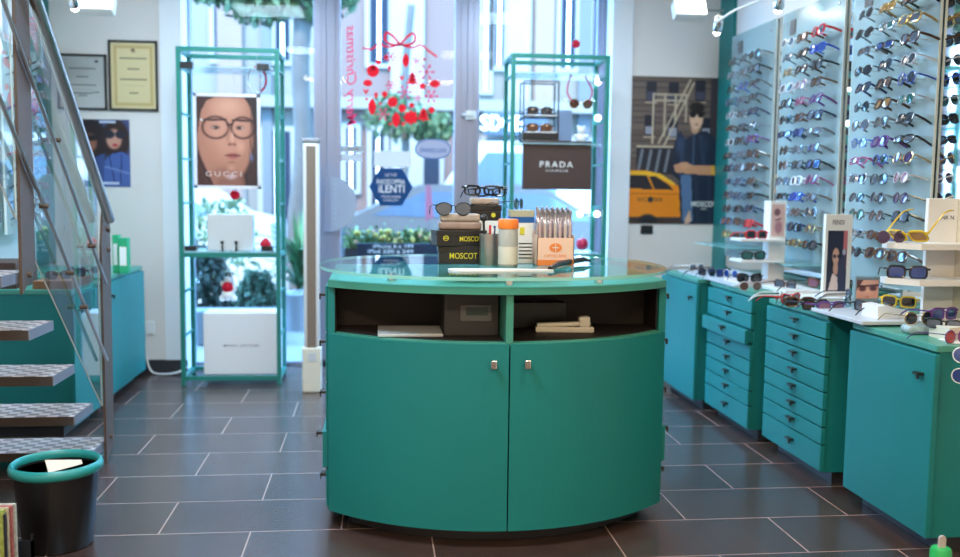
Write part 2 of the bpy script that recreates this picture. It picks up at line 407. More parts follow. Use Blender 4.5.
cabinet('teal cabinet with one door, farthest in the right-hand row by the poster wall', 1.755, 4.99, 5.63, .735, 'door')
cabinet('teal drawer cabinet with its third drawer pulled out slightly', 1.80, 4.33, 4.93, .735, 'drawers', openk=2)
cabinet('teal cabinet of eight closed drawers in the right-hand row', 1.83, 3.63, 4.22, .72, 'drawers')
cabinet('large teal one-door cabinet nearest at the right edge', 1.838, 2.885, 3.45, .715, 'door')
# left-hand cabinets (doors look to +X)
cabinet('teal cabinet behind the staircase treads under the wooden trays', -1.43, 4.62, 5.10, .715, 'door', xb=XL+.005, side=-1)
cabinet('teal cabinet between railing post and wall outlet on the left', -1.445, 5.24, 6.06, .715, 'door', xb=XL+.005, side=-1)

# boards bridging the cabinets
def slab(name, label, x0, y0, z0, x1, y1, z1, m, cat='board', bev=.002):
    o = B(((x0+x1)/2, (y0+y1)/2, z0)).box(x0, y0, z0, x1, y1, z1, bev=bev).build(name, m); return tag(o, label, cat)
slab('counter_board', 'light grey board bridging the two farthest right cabinets', 1.80, 4.55, .737, 2.18, 5.45, .749, GREYL)
slab('counter_board', 'light grey board lying across the gap before the nearest cabinet', 1.815, 3.32, .722, 2.16, 3.74, .736, GREYL)
# mirror and frosted panels
mr = B((XR-.02, 4.8, .73)).box(XR-.018, 2.2, .73, XR-.002, 5.99, 2.215).build('wall_mirror', MIRROR); tag(mr, 'wall mirror behind the right-hand frosted glass panels', 'mirror')

# ------------------------------------------------------------------ eyewear
SH = {}
def outline(st, n=18):
    if st in SH: return SH[st]
    pts = []
    for i in range(n):
        a = 2*PI*i/n; c_, s_ = math.cos(a), math.sin(a)
        if st == 'round': x, z = .0235*c_, .0225*s_
        elif st == 'square': x = .027*math.copysign(abs(c_)**.55, c_); z = .0205*math.copysign(abs(s_)**.55, s_)
        elif st == 'rect': x = .027*math.copysign(abs(c_)**.6, c_); z = .0155*math.copysign(abs(s_)**.6, s_)
        elif st == 'cateye':
            x = .028*math.copysign(abs(c_)**.75, c_); z = .020*math.copysign(abs(s_)**.75, s_)+max(0, c_)*max(0, s_)*.012
        else:
            x = .0275*c_*(1-.12*(s_ < 0)*abs(s_)); z = .0235*s_*(1 if s_ < 0 else .82)
        pts.append((x, z))
    SH[st] = pts; return pts
FRC = {'black': (.01, .01, .012), 'tortoise': (.12, .045, .015), 'brown': (.06, .025, .015), 'red': (.65, .02, .03), 'blue': (.02, .06, .45), 'pink': (.40, .06, .20),
       'gold': (.65, .42, .15), 'silver': (.55, .55, .6), 'clear': (.65, .62, .66), 'white': (.8, .8, .8), 'yellow': (.75, .50, .02), 'navy': (.015, .03, .10), 'purple': (.12, .03, .22), 'green': (.02, .14, .08), 'grey': (.16, .17, .19)}
LNC = {'grey': (.03, .035, .05), 'dark': (.012, .013, .02), 'blue': (.02, .06, .26), 'brown': (.12, .05, .03), 'green': (.02, .12, .10), 'pink': (.28, .12, .18), 'silver': (.10, .12, .16), 'red': (.5, .02, .03), 'purple': (.06, .03, .12), 'amber': (.35, .16, .02), 'clear': None}
def fmat(c): return M('frame_'+c, FRC[c], .22, metal=.8 if c in ('gold', 'silver') else 0, coat=.3)
def lmat(c):
    if c == 'clear':
        return MATS.get('lens_clear') or thin_glass('lens_clear', (.85, .88, .92))
    return M('lens_'+c, LNC[c], .06, metal=.25, spec=.9, coat=.6)
PROTO = {}
def eyewear(st, fc, lc, loc, rz, tilt, label, group, name='sunglasses', short=False, sc=1.0, rollx=0):
    key = (st, short); thin = st in ('aviator', 'round')
    if key not in PROTO:
        ms = {}
        ol = outline(st); cx = .0345 if st in ('square', 'cateye', 'rect') else .033; rr = .0019 if thin else .0038
        b = B()
        for s in (-1, 1): b.tube([(s*(cx+p[0]), abs(cx+p[0])**2*1.2, p[1]) for p in ol], rr, 5, closed=True)
        b.tube([(-.0095, 0, .006), (-.005, -.002, .0095), (.005, -.002, .0095), (.0095, 0, .006)], rr*.9, 5)
        for s in (-1, 1): b.tube([(s*(cx+.024), .004, .010), (s*(cx+.0365), .007, .011)], rr*1.1, 5)
        ms['frame'] = b
        for s in (-1, 1):
            b = B(); n = len(ol); vs = [(s*(cx+p[0]*.97), abs(cx+p[0])**2*1.2-.0006, p[1]*.97) for p in ol]+[(s*(cx+p[0]*.97), abs(cx+p[0])**2*1.2+.0008, p[1]*.97) for p in ol]
            vs += [(s*cx, -.0022+cx*cx*1.2, 0)]
            b.add(vs, [(i, (i+1) % n, 2*n) for i in range(n)]+[tuple(range(n, 2*n))]+[(i, (i+1) % n, n+(i+1) % n, n+i) for i in range(n)])
            ms['lens%d' % s] = b
            b = B(); X = s*(cx+.0365)
            if short: b.tube([(X, .007, .011), (X, .045, .010), (X, .085, .004)], .0022 if thin else .0036, 5, flat=1.5)
            else: b.tube([(X, .007, .011), (X, .06, .009), (X*.99, .10, .006), (X*.97, .125, -.008), (X*.96, .142, -.023)], [.0018]*5 if thin else [.003, .0026, .0026, .003, .002], 5)
            ms['temple%d' % s] = b
        dm = {}
        for k_, b in ms.items():
            o = b.build(k_, fmat('black'), None, True); dm[k_] = o.data; bpy.data.objects.remove(o)
        PROTO[key] = dm
    dm = PROTO[key]
    root = thing(name, label, 'sunglasses' if name == 'sunglasses' else 'glasses', loc, 0, group)
    root.rotation_mode = 'XYZ'
    q = Matrix.Rotation(rz, 3, 'Z') @ Matrix.Rotation(rollx, 3, 'Y') @ Matrix.Rotation(-tilt, 3, 'X')
    root.rotation_euler = q.to_euler(); root.scale = (sc, sc, sc)
    for k_, me in dm.items():
        nm = {'frame': 'frame'}.get(k_, 'lens' if k_.startswith('lens') else 'temple')
        o = bpy.data.objects.new(nm, me); COL.objects.link(o); o.parent = root
        o.material_slots[0].link = 'OBJECT'; o.material_slots[0].material = lmat(lc) if nm == 'lens' else fmat(fc)
    return root
STY = ['round', 'square', 'cateye', 'aviator', 'rect']
ORD = ['top', 'second', 'third', 'fourth', 'fifth', 'sixth', 'seventh', 'eighth', 'ninth', 'tenth', 'eleventh', 'twelfth', 'thirteenth', 'bottom']
def panel(pname, y0, y1, cols, special, x=2.292, z0=.80, z1=2.215, facing=-1, rows=14, ztop=2.025, rz=-PI/2, grp=None):
    s = facing
    t = thing('eyewear_display', f'frosted green glass eyewear panel, {pname}', 'display panel', (x, (y0+y1)/2, z0), group='frosted eyewear panels')
    B(t.location).box(x-.005, y0, z0, x+.005, y1, z1).build('glass_sheet', FROST, t)
    for yy in (y0, y1): B(t.location).box(x-.0055, yy-.0012, z0, x+.0055, yy+.0012, z1).build('polished_edge', EDGEW, t)
    for (yy, zz) in ((y0+.06, z1-.06), (y1-.06, z1-.06), (y0+.06, z0+.05), (y1-.06, z0+.05)):
        B(t.location).tube([(x+s*.012, yy, zz), (x-s*.0055, yy, zz)], .008).build('standoff', CHROME, t)
    B(t.location).box(x+s*.0055, y1-.17, z1-.13, x+s*.009, y1-.10, z1-.05).build('dark_plate', M('plate_bronze', (.10, .085, .08), .4), t)  # small dark rectangle near the top corner of the sheet
    peg = None
    for r in range(rows):
        for ci, yy in enumerate(cols):
            z = ztop-.0825*r+random.uniform(-.003, .003); y = yy+random.uniform(-.006, .006)
            if peg is None:
                bb = B(); bb.tube([(0, 0, 0), (-s*.0, 0, 0), (s*.082, 0, .004)], .0028, 5); peg = bb.build('peg', CHROME, t, True); q = peg
            else: q = peg.copy(); COL.objects.link(q); q.parent = t
            q.location = (s*.005, y-(y0+y1)/2, z-.004-z0)
            sp = special.get((r, ci))
            if sp: st, fc, lc = sp
            else:
                st = random.choice(STY); fc = random.choices(['black', 'tortoise', 'brown', 'navy', 'grey', 'silver', 'gold', 'clear', 'blue', 'purple', 'white', 'red'], [12, 5, 4, 5, 3, 1.5, 1.2, 1.2, .7, .6, .4, .15])[0]
                lc = random.choices(['grey', 'dark', 'silver', 'blue', 'brown', 'purple', 'green', 'pink'], [6, 6, 6, .8, 2, .5, .6, .15])[0]
            cn = ['left column', 'middle column', 'right column'][ci if s < 0 else 2-ci] if len(cols) == 3 else ['left column', 'right column'][ci]
            nm = {'silver': 'mirrored'}.get(lc, lc)
            sh_ = {'rect': 'rectangular', 'cateye': 'cat-eye'}.get(st, st)
            eyewear(st, fc, lc, (x+s*.09, y, z), rz+random.uniform(-.12, .12), random.uniform(.16, .42), f'{fc} {sh_} sunglasses, {nm} lenses, {ORD[r]} row, {cn}, {pname}', grp or f'sunglasses on the {pname}', short=True, sc=random.uniform(1.0, 1.14))
    return t
panel('panel beside teal pilaster', 5.30, 5.97, (5.76, 5.58, 5.40), {(12, 2): ('square', 'red', 'red')})
panel('middle right-wall panel', 4.49, 5.21, (4.95, 4.78, 4.60), {(0, 2): ('cateye', 'red', 'silver'), (0, 1): ('square', 'tortoise', 'brown'), (1, 2): ('cateye', 'blue', 'blue'), (3, 1): ('round', 'clear', 'pink'), (4, 1): ('round', 'pink', 'pink'), (2, 2): ('square', 'black', 'grey'), (6, 1): ('square', 'navy', 'blue'), (8, 2): ('square', 'black', 'blue'), (9, 1): ('square', 'white', 'silver'), (9, 2): ('round', 'pink', 'purple'), (10, 1): ('square', 'blue', 'blue'), (2, 0): ('round', 'gold', 'brown')})
panel('nearest right-wall panel', 3.69, 4.40, (4.14, 3.96, 3.775), {(1, 2): ('square', 'gold', 'silver'), (0, 1): ('square', 'gold', 'amber'), (2, 1): ('rect', 'black', 'blue'), (5, 1): ('square', 'brown', 'amber'), (6, 2): ('square', 'black', 'dark'), (6, 0): ('round', 'tortoise', 'silver'), (7, 0): ('round', 'blue', 'silver'), (7, 1): ('square', 'purple', 'purple'), (8, 0): ('rect', 'pink', 'silver'), (8, 2): ('round', 'gold', 'purple'), (9, 2): ('round', 'clear', 'pink'), (10, 2): ('round', 'brown', 'purple'), (11, 2): ('square', 'black', 'silver')})
panel('left-wall panel behind the staircase', 5.15, 5.66, (5.27, 5.50), {}, x=XL+.13, z0=.95, z1=1.95, facing=1, rows=11, ztop=1.87, rz=PI/2)

# ------------------------------------------------------------------ displays on the right-hand cabinets
G1 = 'eyewear laid out on the right-hand cabinets'
GS = thing('glass_shelf', 'small green glass shelf low on the far frosted panel', 'shelf', (2.17, 5.6, .885))
B(GS.location).box(2.06, 5.32, .885, 2.285, 5.92, .892).build('glass_sheet', M('shelf_glass', (.25, .55, .55), .1, alpha=.7), GS)
GS = thing('glass_shelf', 'small green glass shelf low on the middle frosted panel', 'shelf', (2.17, 4.8, .845))
B(GS.location).box(2.07, 4.50, .845, 2.285, 5.15, .852).build('glass_sheet', MATS['shelf_glass'], GS)
# stand with steps, small poster at its head
t = thing('display_stand', 'white stepped display stand with small pink portrait card', 'display stand', (1.98, 4.72, .749))
B(t.location).box(2.035, 4.70, .749, 2.125, 4.78, 1.172, bev=.003).build('column', WHITE, t)
for z_ in (.870, .978): B(t.location).box(1.855, 4.62, z_-.014, 2.085, 4.78, z_, bev=.003).build('shelf', WHITE, t)
B(t.location).box(1.84, 4.60, .749, 2.12, 4.80, .762, bev=.003).build('base', M('blush_board', (.72, .60, .55), .4), t)
p = Pic(14, 26, (214, 178, 172)); p.ell(.5, .42, .3, .22, (225, 190, 180), .3); p.ell(.42, .25, .3, .14, (120, 80, 90), .4); p.ell(.55, .72, .35, .25, (170, 120, 130), .4); p.line(.3, .5, .7, .45, .06, (90, 60, 80))
p.obj('picture_card', (2.045, 4.699, 1.155), (.068, 0, 0), (0, 0, -.165), .002, t, inv=Matrix.Translation(-t.location))
# portrait standee
def mv(px, py, Y): return atY(px, py, Y)
t = thing('display_standee', 'tall white standee with a portrait of a person in sunglasses', 'advertising standee', (2.12, 4.1, .722))
x0, x1 = 2.043, 2.172
B(t.location).box(x0, 4.10, .745, x1, 4.125, 1.12, bev=.002).build('card', WHITE, t)
p = Pic(30, 70, (38, 42, 66)); p.rect(.8, 0, 1, .62, (190, 110, 120)); p.ell(.45, .5, .3, .28, (25, 25, 40), .3); p.ell(.44, .42, .2, .16, (205, 160, 145), .25); p.ell(.46, .62, .16, .14, (200, 155, 140), .3)
p.ell(.38, .42, .09, .035, (40, 45, 70), .3); p.ell(.58, .42, .09, .035, (40, 45, 70), .3); p.poly([(.1, 1), (.3, .7), (.62, .78), (.8, 1)], (225, 205, 200)); p.poly([(.6, 1), (.55, .55), (.95, .3), (1, 1)], (60, 62, 90)); p.ell(.85, .35, .1, .06, (180, 185, 210), .3)
p.obj('portrait_print', (x0+.012, 4.0985, 1.045), (.095, 0, 0), (0, 0, -.28), .001, t, inv=Matrix.Translation(-t.location))
B(t.location).text('FENDI', up_at((x0+x1)/2-.005, 4.0995, 1.083), .021, width=.055).build('lettering', BLACK, t)
B(t.location).box(1.93, 4.0, .722, 2.19, 4.2, .745, bev=.003).build('base', WHITE, t)
# low white plinth with picture block
slab('display_plinth', 'low white plinth left of the portrait standee', 1.92, 4.22, .737, 2.10, 4.50, .757, WHITE, 'plinth')
t = thing('picture_block', 'small acrylic block showing a face wearing glasses', 'picture block', (2.02, 3.66, .722))
p0 = atY(857, 278, 3.66); p1 = atY(874, 298, 3.66)
p = Pic(24, 20, (222, 160, 140)); p.ell(.5, .4, .5, .5, (232, 180, 160), .5); p.ell(.27, .52, .22, .17, (96, 60, 66), .5); p.ell(.76, .50, .22, .17, (96, 60, 66), .5); p.line(.05, .40, .97, .36, .05, (70, 40, 48)); p.rect(0, 0, 1, .10, (120, 130, 140)); p.poly([(0, .1), (.3, .1), (.05, .5), (0, .7)], (90, 60, 60)); p.ell(.52, .92, .12, .06, (196, 110, 110), .8)
p.obj('print', (p0.x, 3.66, p0.z), (.095, 0, 0), (0, 0, -.085), .001, t, inv=Matrix.Translation(-t.location))
B(t.location).box(p0.x-.006, 3.6615, .722, p0.x+.101, 3.685, p0.z+.006, bev=.003).build('block', M('tinted_acrylic', (.22, .32, .36), .15), t)
# big stepped stand near the right edge
t = thing('display_stand', 'large white two-shelf display stand on the nearest cabinet', 'display stand', (2.08, 3.36, .715))
B(t.location).box(2.066, 3.34, .715, 2.185, 3.36, 1.20, bev=.002).build('back_board', WHITE, t)
B(t.location).box(2.186, 3.26, .715, 2.218, 3.37, 1.20, bev=.002).build('side_board', CREAM, t)
for z_ in (1.035, .903): B(t.location).prism([(1.90, 3.36), (1.885, 3.30), (1.96, 3.20), (2.186, 3.20), (2.186, 3.36)], z_-.022, z_, 'Z').build('shelf', WHITE, t)
B(t.location).text('NK N', up_at(2.145, 3.3395, 1.128), .015, width=.05).build('lettering', BLACK, t)
# cream wedge blocks, tray, paper, floral case
def wedge(label, x0, x1, y0, y1, z, h, m=CREAM):
    o = B(((x0+x1)/2, (y0+y1)/2, z)).prism([(x0, z), (x1, z), (x1, z+h*.55), (x0+(x1-x0)*.3, z+h), (x0, z+h*.9)], y0, y1, 'Y').build('display_wedge', m)
    return tag(o, label, 'display block', 'cream display wedges')
wedge('cream wedge block under the yellow glasses', 1.92, 2.05, 3.40, 3.52, .736, .05, WHITE)
wedge('cream wedge block nearest the right edge', 1.945, 2.14, 2.98, 3.10, .715, .05)
slab('glasses_tray', 'small pale blue glass tray beside the picture block', 1.93, 3.74, .7205, 2.04, 3.86, .738, M('tray_glass', (.35, .60, .66), .15), 'tray', .004)
slab('price_sheet', 'white sheet of paper lying on the nearest cabinet', 1.93, 2.92, .7155, 2.10, 3.02, .7172, PAPER, 'paper', 0)
o = B((1.95, 3.15, .715)).box(1.885, 3.12, .715, 2.01, 3.19, .748, bev=.014, seg=3).build('glasses_case', None or M('floral', (.3, .4, .42), .25, noise=.9, nscale=45), None, True)
tag(o, 'patterned floral glasses case in front of the white stand', 'glasses case')
E_ = eyewear
def lay(st, fc, lc, px, py, Y, rz, label, z=None, tilt=0, name='sunglasses', sc=1.0, rollx=0):
    p_ = atY(px, py, Y); zz = p_.z if z is None else z+.021*sc
    return E_(st, fc, lc, (p_.x, p_.y, zz), rz, tilt, label, G1, name, sc=sc, rollx=rollx)
lay('square', 'red', 'dark', 757, 231, 4.66, .2, 'red and black sunglasses on the top step of the small stand', z=.978)
lay('cateye', 'black', 'green', 754, 251, 4.64, .05, 'black cat-eye sunglasses on the lower step of the small stand', z=.870, sc=1.0)
lay('cateye', 'black', 'dark', 750, 270, 4.56, -.05, 'large black cat-eye sunglasses at the foot of the small stand', z=.7625, sc=1.0)
lay('round', 'clear', 'brown', 751, 279, 4.42, 0, 'beige round sunglasses at the front edge of the second cabinet', z=.735, sc=1.0)
lay('round', 'white', 'blue', 731, 262, 4.95, -1.2, 'pale blue round glasses left of the small stand', z=.749)
lay('square', 'white', 'silver', 697, 268, 5.38, .5, 'white glasses lying on the farthest cabinet', z=.749)
lay('rect', 'brown', 'silver', 712, 270, 5.20, 1.0, 'brown rectangular glasses in the middle of the farthest board', z=.749)
lay('square', 'navy', 'blue', 724, 273, 5.02, .6, 'navy blue glasses on the grey board near its front', z=.749)
lay('square', 'white', 'dark', 782, 283, 4.12, 1.1, 'white and dark striped sunglasses on the drawer cabinet', z=.72)
lay('cateye', 'red', 'silver', 792, 287, 4.02, .5, 'dark red cat-eye sunglasses on the drawer cabinet', z=.72)
lay('square', 'tortoise', 'dark', 800, 294, 3.90, -.2, 'small tortoiseshell sunglasses near the drawer cabinet front', z=.72)
lay('square', 'black', 'brown', 816, 296, 3.80, .2, 'black sunglasses with brown lenses before the standee', z=.72)
lay('cateye', 'tortoise', 'pink', 820, 277, 4.34, -.9, 'tortoiseshell glasses on the low white plinth', z=.757)
lay('round', 'silver', 'blue', 848, 290, 3.80, .9, 'silver round glasses on the pale blue tray', z=.738)
lay('square', 'purple', 'pink', 832, 297, 3.72, .2, 'purple glasses lying in front of the standee', z=.72)
lay('square', 'yellow', 'amber', 908, 232, 3.27, -1.15, 'yellow sunglasses with raised temples on the top shelf of the large stand', z=1.035, sc=1.2, tilt=-.75)
lay('round', 'tortoise', 'purple', 892, 234, 3.27, .1, 'tortoiseshell round sunglasses at the left of the top shelf', z=1.035)
lay('square', 'black', 'blue', 908, 262, 3.27, -.35, 'black sunglasses on the lower shelf of the large stand', z=.903, sc=1.1)
lay('square', 'yellow', 'dark', 899, 293, 3.45, -.7, 'yellow sunglasses with dark lenses on the cream wedge', z=.775)
lay('cateye', 'tortoise', 'pink', 877, 303, 3.50, -.9, 'tortoiseshell cat-eye glasses on the near grey board', z=.736)
lay('round', 'gold', 'grey', 920, 308, 3.16, .1, 'gold round sunglasses with grey lenses beside the floral case', z=.748)
lay('rect', 'black', 'silver', 944, 322, 3.04, -.9, 'black rectangular glasses on the near cream wedge', z=.745)
lay('square', 'purple', 'blue', 946, 298, 3.16, .3, 'purple sunglasses with blue lenses near the right frame edge', z=.765)
tag(B((2.02, 3.16, .715)).box(1.99+.03, 3.12, .715, 2.14, 3.20, .7645, bev=.004).build('display_block', CREAM), 'cream display block under the purple sunglasses', 'display block')
lay('square', 'tortoise', 'silver', 690, 263, 5.45, 1.3, 'tortoiseshell glasses at the far corner of the farthest cabinet', z=.735)
lay('cateye', 'black', 'silver', 868, 301, 3.60, 1.9, 'black glasses with silver lenses behind the cream wedge', z=.736)
lay('square', 'navy', 'silver', 850, 283, 3.95, 1.2, 'navy glasses behind the pale blue tray', z=.745)
lay('cateye', 'brown', 'silver', 786, 276, 4.35, 2.0, 'brown cat-eye glasses right of the small stand base', z=.749)
lay('round', 'black', 'dark', 707, 276, 5.05, 2.2, 'black round sunglasses at the front of the far grey board', z=.749)
lay('round', 'purple', 'red', 957, 335, 2.95, .4, 'dark purple sunglasses lying nearest the right frame edge', z=.715)
# revolving stand just out of frame at right, with a pair hanging on it
t = thing('spinner_stand', 'slim steel eyewear stand at the right edge before the near cabinet', 'display stand', (2.06, 2.72, 0))
B(t.location).lathe([(.14, 0), (.14, .012), (.02, .02), (.012, .03), (.012, 1.2), (0, 1.21)], c=(2.06, 2.72, 0), n=20).build('post', STEEL, t, True)
B(t.location).tube([(2.06, 2.72, .72), (1.885, 2.72, .72), (1.883, 2.72, .70)], .004).build('arm', STEEL, t)
p_ = atY(957, 365, 2.73)
E_('round', 'white', 'blue', (p_.x+.004, 2.72, p_.z), -.75, 0, 'white round sunglasses hanging upright at the right frame edge', None, rollx=PI/2, short=True)
# toy-like clip bottom right
p_ = atZ(941, 553, .09)
t = thing('ice_cream_toy', 'green cup with a pink stick standing up at the bottom right corner', 'toy', (1.66, 2.50, 0))
gx, gy = 1.66, 2.50; gz = atY(941, 549, gy).z; gx = atY(941, 549, gy).x
t.location = (gx, gy, 0)
B(t.location).lathe([(.028, 0), (.03, .004), (.03, gz-.005), (.026, gz+.004), (.0, gz+.005)], c=(gx, gy, 0), n=18).build('cup', M('green_plastic', (.03, .45, .12), .35), t, True)
B(t.location).prism([(gx-.010, gz), (gx+.012, gz)]+[(gx+.002+.011*math.cos(a), gz+.030+.011*math.sin(a)) for a in np.linspace(0, PI, 9)], gy-.003, gy+.003, 'Y').build('stick', M('pink_grey', (.55, .45, .47), .5), t)

# ------------------------------------------------------------------ central counter
CX, CY, CR, HW = .4425, 3.905, .849, .6105; HA = math.asin(HW/CR)
def arc(r, a0, a1, n=24): return [(CX+r*math.sin(a), CY-r*math.cos(a)) for a in np.linspace(a0, a1, n)]
ct = thing('service_counter', 'large teal curved-front service counter with glass top, centre of shop', 'counter', (CX, 3.6, 0)); ol = ct.location
YB = 4.0
def slabpoly(r, inset=0): 
    ha = math.asin((HW-inset)/CR) if False else math.asin(min(1, (HW-inset)/r))
    a = arc(r, -ha, ha); return a+[(CX+HW-inset, YB-inset), (CX-HW+inset, YB-inset)]
B(ol).prism(slabpoly(CR-.09, .07), 0, .065).build('plinth', BASE, ct)
B(ol).prism(slabpoly(CR-.024, .012), .06, .088).build('bottom_panel', TEAL, ct)
B(ol).prism(slabpoly(CR-.012, .004), .872, .892).build('top_panel', TEALL, ct)
B(ol).prism(slabpoly(CR-.014, .012), .685, .703).build('shelf_panel', TEALL, ct)
b = B(ol); b.box(CX-HW, CY-CR*math.cos(HA)+.005, .06, CX-HW+.024, YB, .875); b.box(CX+HW-.024, CY-CR*math.cos(HA)+.005, .06, CX+HW, YB, .875); b.box(CX-HW+.02, YB-.02, .06, CX+HW-.02, YB, .875)
b.build('side_walls', TEAL, ct)
b = B(ol); b.box(CX-HW+.024, 3.50, .703, CX+HW-.024, 3.515, .872); b.box(CX-HW+.024, CY-CR*math.cos(HA)+.03, .704, CX-HW+.028, 3.5, .872); b.box(CX+HW-.028, CY-CR*math.cos(HA)+.03, .704, CX+HW-.024, 3.5, .872)
b.prism(slabpoly(CR-.05, .026)[:24]+[(CX+HW-.03, 3.5), (CX-HW+.03, 3.5)], .7031, .7045)
b.prism(slabpoly(CR-.05, .026)[:24]+[(CX+HW-.03, 3.5), (CX-HW+.03, 3.5)], .869, .872); b.build('compartment_lining', DARK, ct)
SX = 0.0
b = B(ol); b.box(CX+SX-.012, CY-CR+.012, .703, CX+SX+.012, 3.5, .872); b.build('divider', TEALL, ct)
# rim band above and below the opening
a0 = SX/CR
for (za, zb, m_) in ((.866, .891, TEALL), ):
    B(ol).prism(arc(CR, -HA, HA)+arc(CR-.02, HA, -HA), za, zb).build('rim', m_, ct)
for nm, s0, s1 in (('left', -HA, a0-.003), ('right', a0+.003, HA)):
    d = B(ol).prism(arc(CR, s0, s1)+arc(CR-.02, s1, s0), .062, .700).build('door', TEAL, ct)
    d['label'] = nm+' curved door'
    hx = CX+SX+(-.055 if nm == 'left' else .058); hy = CY-math.sqrt(CR**2-(hx-CX)**2)
    b = B(ol); b.box(hx-.010, hy-.026, .622, hx+.010, hy-.018, .650, bev=.002); b.box(hx-.006, hy-.02, .642, hx+.006, hy+.004, .650); b.build('handle', CHROME, d)
# side drawers
yA = CY-CR*math.cos(HA)
for s in (-1, 1):
    xs = CX+s*HW; zz = [.87, .70, .52, .345, .205, .062]
    for i in range(5):
        off = .012 if i == 3 else 0
        b = B(ol); xa, xb = xs+s*.002, xs+s*(.010+off); b.box(min(xa, xb), yA+.03, zz[i+1]+.004, max(xa, xb), YB-.03, zz[i]-.004, bev=.0015)
        d = b.build('drawer', TEAL, ct)
        b = B(ol); pull(b, xs+s*(.010+off), yA+.09, [.83, .66, .475, .325, .17][i], s, .04); b.build('handle', HANDLE, d)
for (x_, y_) in ((.055, 3.27), (.445, 3.115), (.77, 3.19), (.1, 3.85), (.85, 3.85)):
    B(ol).lathe([(.017, .892), (.017, .918)], c=(x_, y_, 0), n=14).build('spacer', CHROME, ct, True)
gp = []
for i in range(64):
    a = 2*PI*i/64; e = 2/2.35
    gp.append((CX+.002+.655*math.copysign(abs(math.cos(a))**e, math.cos(a)), 3.60+(.605 if math.sin(a) < 0 else .52)*math.copysign(abs(math.sin(a))**e, math.sin(a))))
B(ol).prism(gp, .918, .929, 'Z', 0, 1).build('glass_top', [TOPG, EDGE], ct)
GT = .9293
# things in the open compartments
p_ = atY(411, 330, 3.24)
tag(B((p_.x, 3.3, .7045)).box(p_.x-.115, 3.20, .7047, p_.x+.11, 3.40, .716, bev=.003).build('laptop', M('silver_slab', (.55, .55, .58), .35)), 'closed pale laptop lying in the left counter compartment', 'laptop')
t = thing('payment_printer', 'dark grey device with a lit panel in the counter compartment', 'device', (.33, 3.3, .7045))
B(t.location).box(.235, 3.22, .7047, .425, 3.46, .852, bev=.003).build('body', M('dark_grey_body', (.035, .032, .034), .45), t)
B(t.location).box(.29, 3.213, .755, .40, 3.22, .815, bev=.003).build('panel', M('panel_grey', (.12, .12, .125), .3), t)
B(t.location).box(.31, 3.21, .778, .385, 3.2135, .806).build('display', M('lcd', (.03, .06, .06), .15), t)
t = thing('stapler', 'long beige stapler on the counter shelf', 'stapler', (.66, 3.25, .7045))
R_ = Matrix.Translation((.675, 3.30, .7047)) @ Matrix.Rotation(-.08, 4, 'Z')
B(t.location).box(-.105, -.02, 0, .105, .02, .02, bev=.004, mat=R_).build('base', CREAM, t)
B(t.location).box(-.10, -.016, .021, .095, .016, .036, bev=.006, mat=R_ @ Matrix.Rotation(-.04, 4, 'Y')).build('arm', CREAM, t)
B(t.location).box(.05, -.02, .02, .09, .02, .058, bev=.006, mat=R_).build('hinge', CREAM, t)
tag(B((.62, 3.44, .7045)).box(.47, 3.40, .7047, .70, 3.48, .80, bev=.003).build('black_box', BLACK), 'black box at the back of the right counter compartment', 'box')

# ------------------------------------------------------------------ things on the glass top
BX = M('box_black', (.014, .012, .012), .4); YEL = M('yellow_ink', (.72, .62, .04), .5)
def tbox(name, label, x0, x1, y, dep, z0, z1, text, th, rz, tw, cat='box', group=None):
    t = thing(name, label, cat, ((x0+x1)/2, y+dep/2, z0), rz, group); w = x1-x0
    b = B().box(-w/2, -dep/2, .0, w/2, dep/2, (z1-z0)*.62, bev=.002); b.build('base', BX, t)
    B().box(-w/2-.002, -dep/2-.002, (z1-z0)*.62, w/2+.002, dep/2+.002, z1-z0, bev=.002).build('lid', BX, t)
    if text: B().text(text, up_at(tw, -dep/2-.0022, (z1-z0)*.46), th, width=th*4.6).build('lettering', YEL, t)
    return t
tb = tbox('eyewear_box', 'lower black box with yellow lettering on the counter', .238, .425, 3.55, .10, GT, GT+.068, 'MOSCOT', .023, -.02, -.0, group='black eyewear boxes')
tb = tbox('eyewear_box', 'upper black box with yellow logo, stacked on the lower one', .218, .412, 3.545, .10, GT+.0685, GT+.128, 'MOSCOT', .019, .16, .035, group='black eyewear boxes')
b = B(); b.tube([(-.062+.010*math.cos(a), -.0535, .030+.009*math.sin(a)) for a in np.linspace(0, 2*PI, 11)[:-1]], .0016, 5, closed=True); b.box(-.071, -.0545, .029, -.053, -.053, .032); b.build('logo', YEL, tb)
CASE = M('case_brown', (.30, .21, .17), .45, noise=.5, nscale=30)
t = thing('glasses_case_stack', 'mottled brown glasses cases lying on the black boxes', 'glasses case', (.32, 3.6, GT+.1285))
B(t.location).box(.238, 3.56, GT+.1287, .40, 3.65, GT+.160, bev=.009, seg=3).build('case', CASE, t, True)
B(t.location).box(.243, 3.565, GT+.1605, .395, 3.645, GT+.190, bev=.009, seg=3).build('case', M('case_beige', (.42, .33, .27), .45, noise=.4, nscale=25), t, True)
z_ = GT+.19
GC = 'eyewear on the counter'
E_('aviator', 'black', 'silver', (.292, 3.56, z_+.0205), .05, 0, 'grey gradient aviator sunglasses on top of the brown cases', GC, sc=1.12)
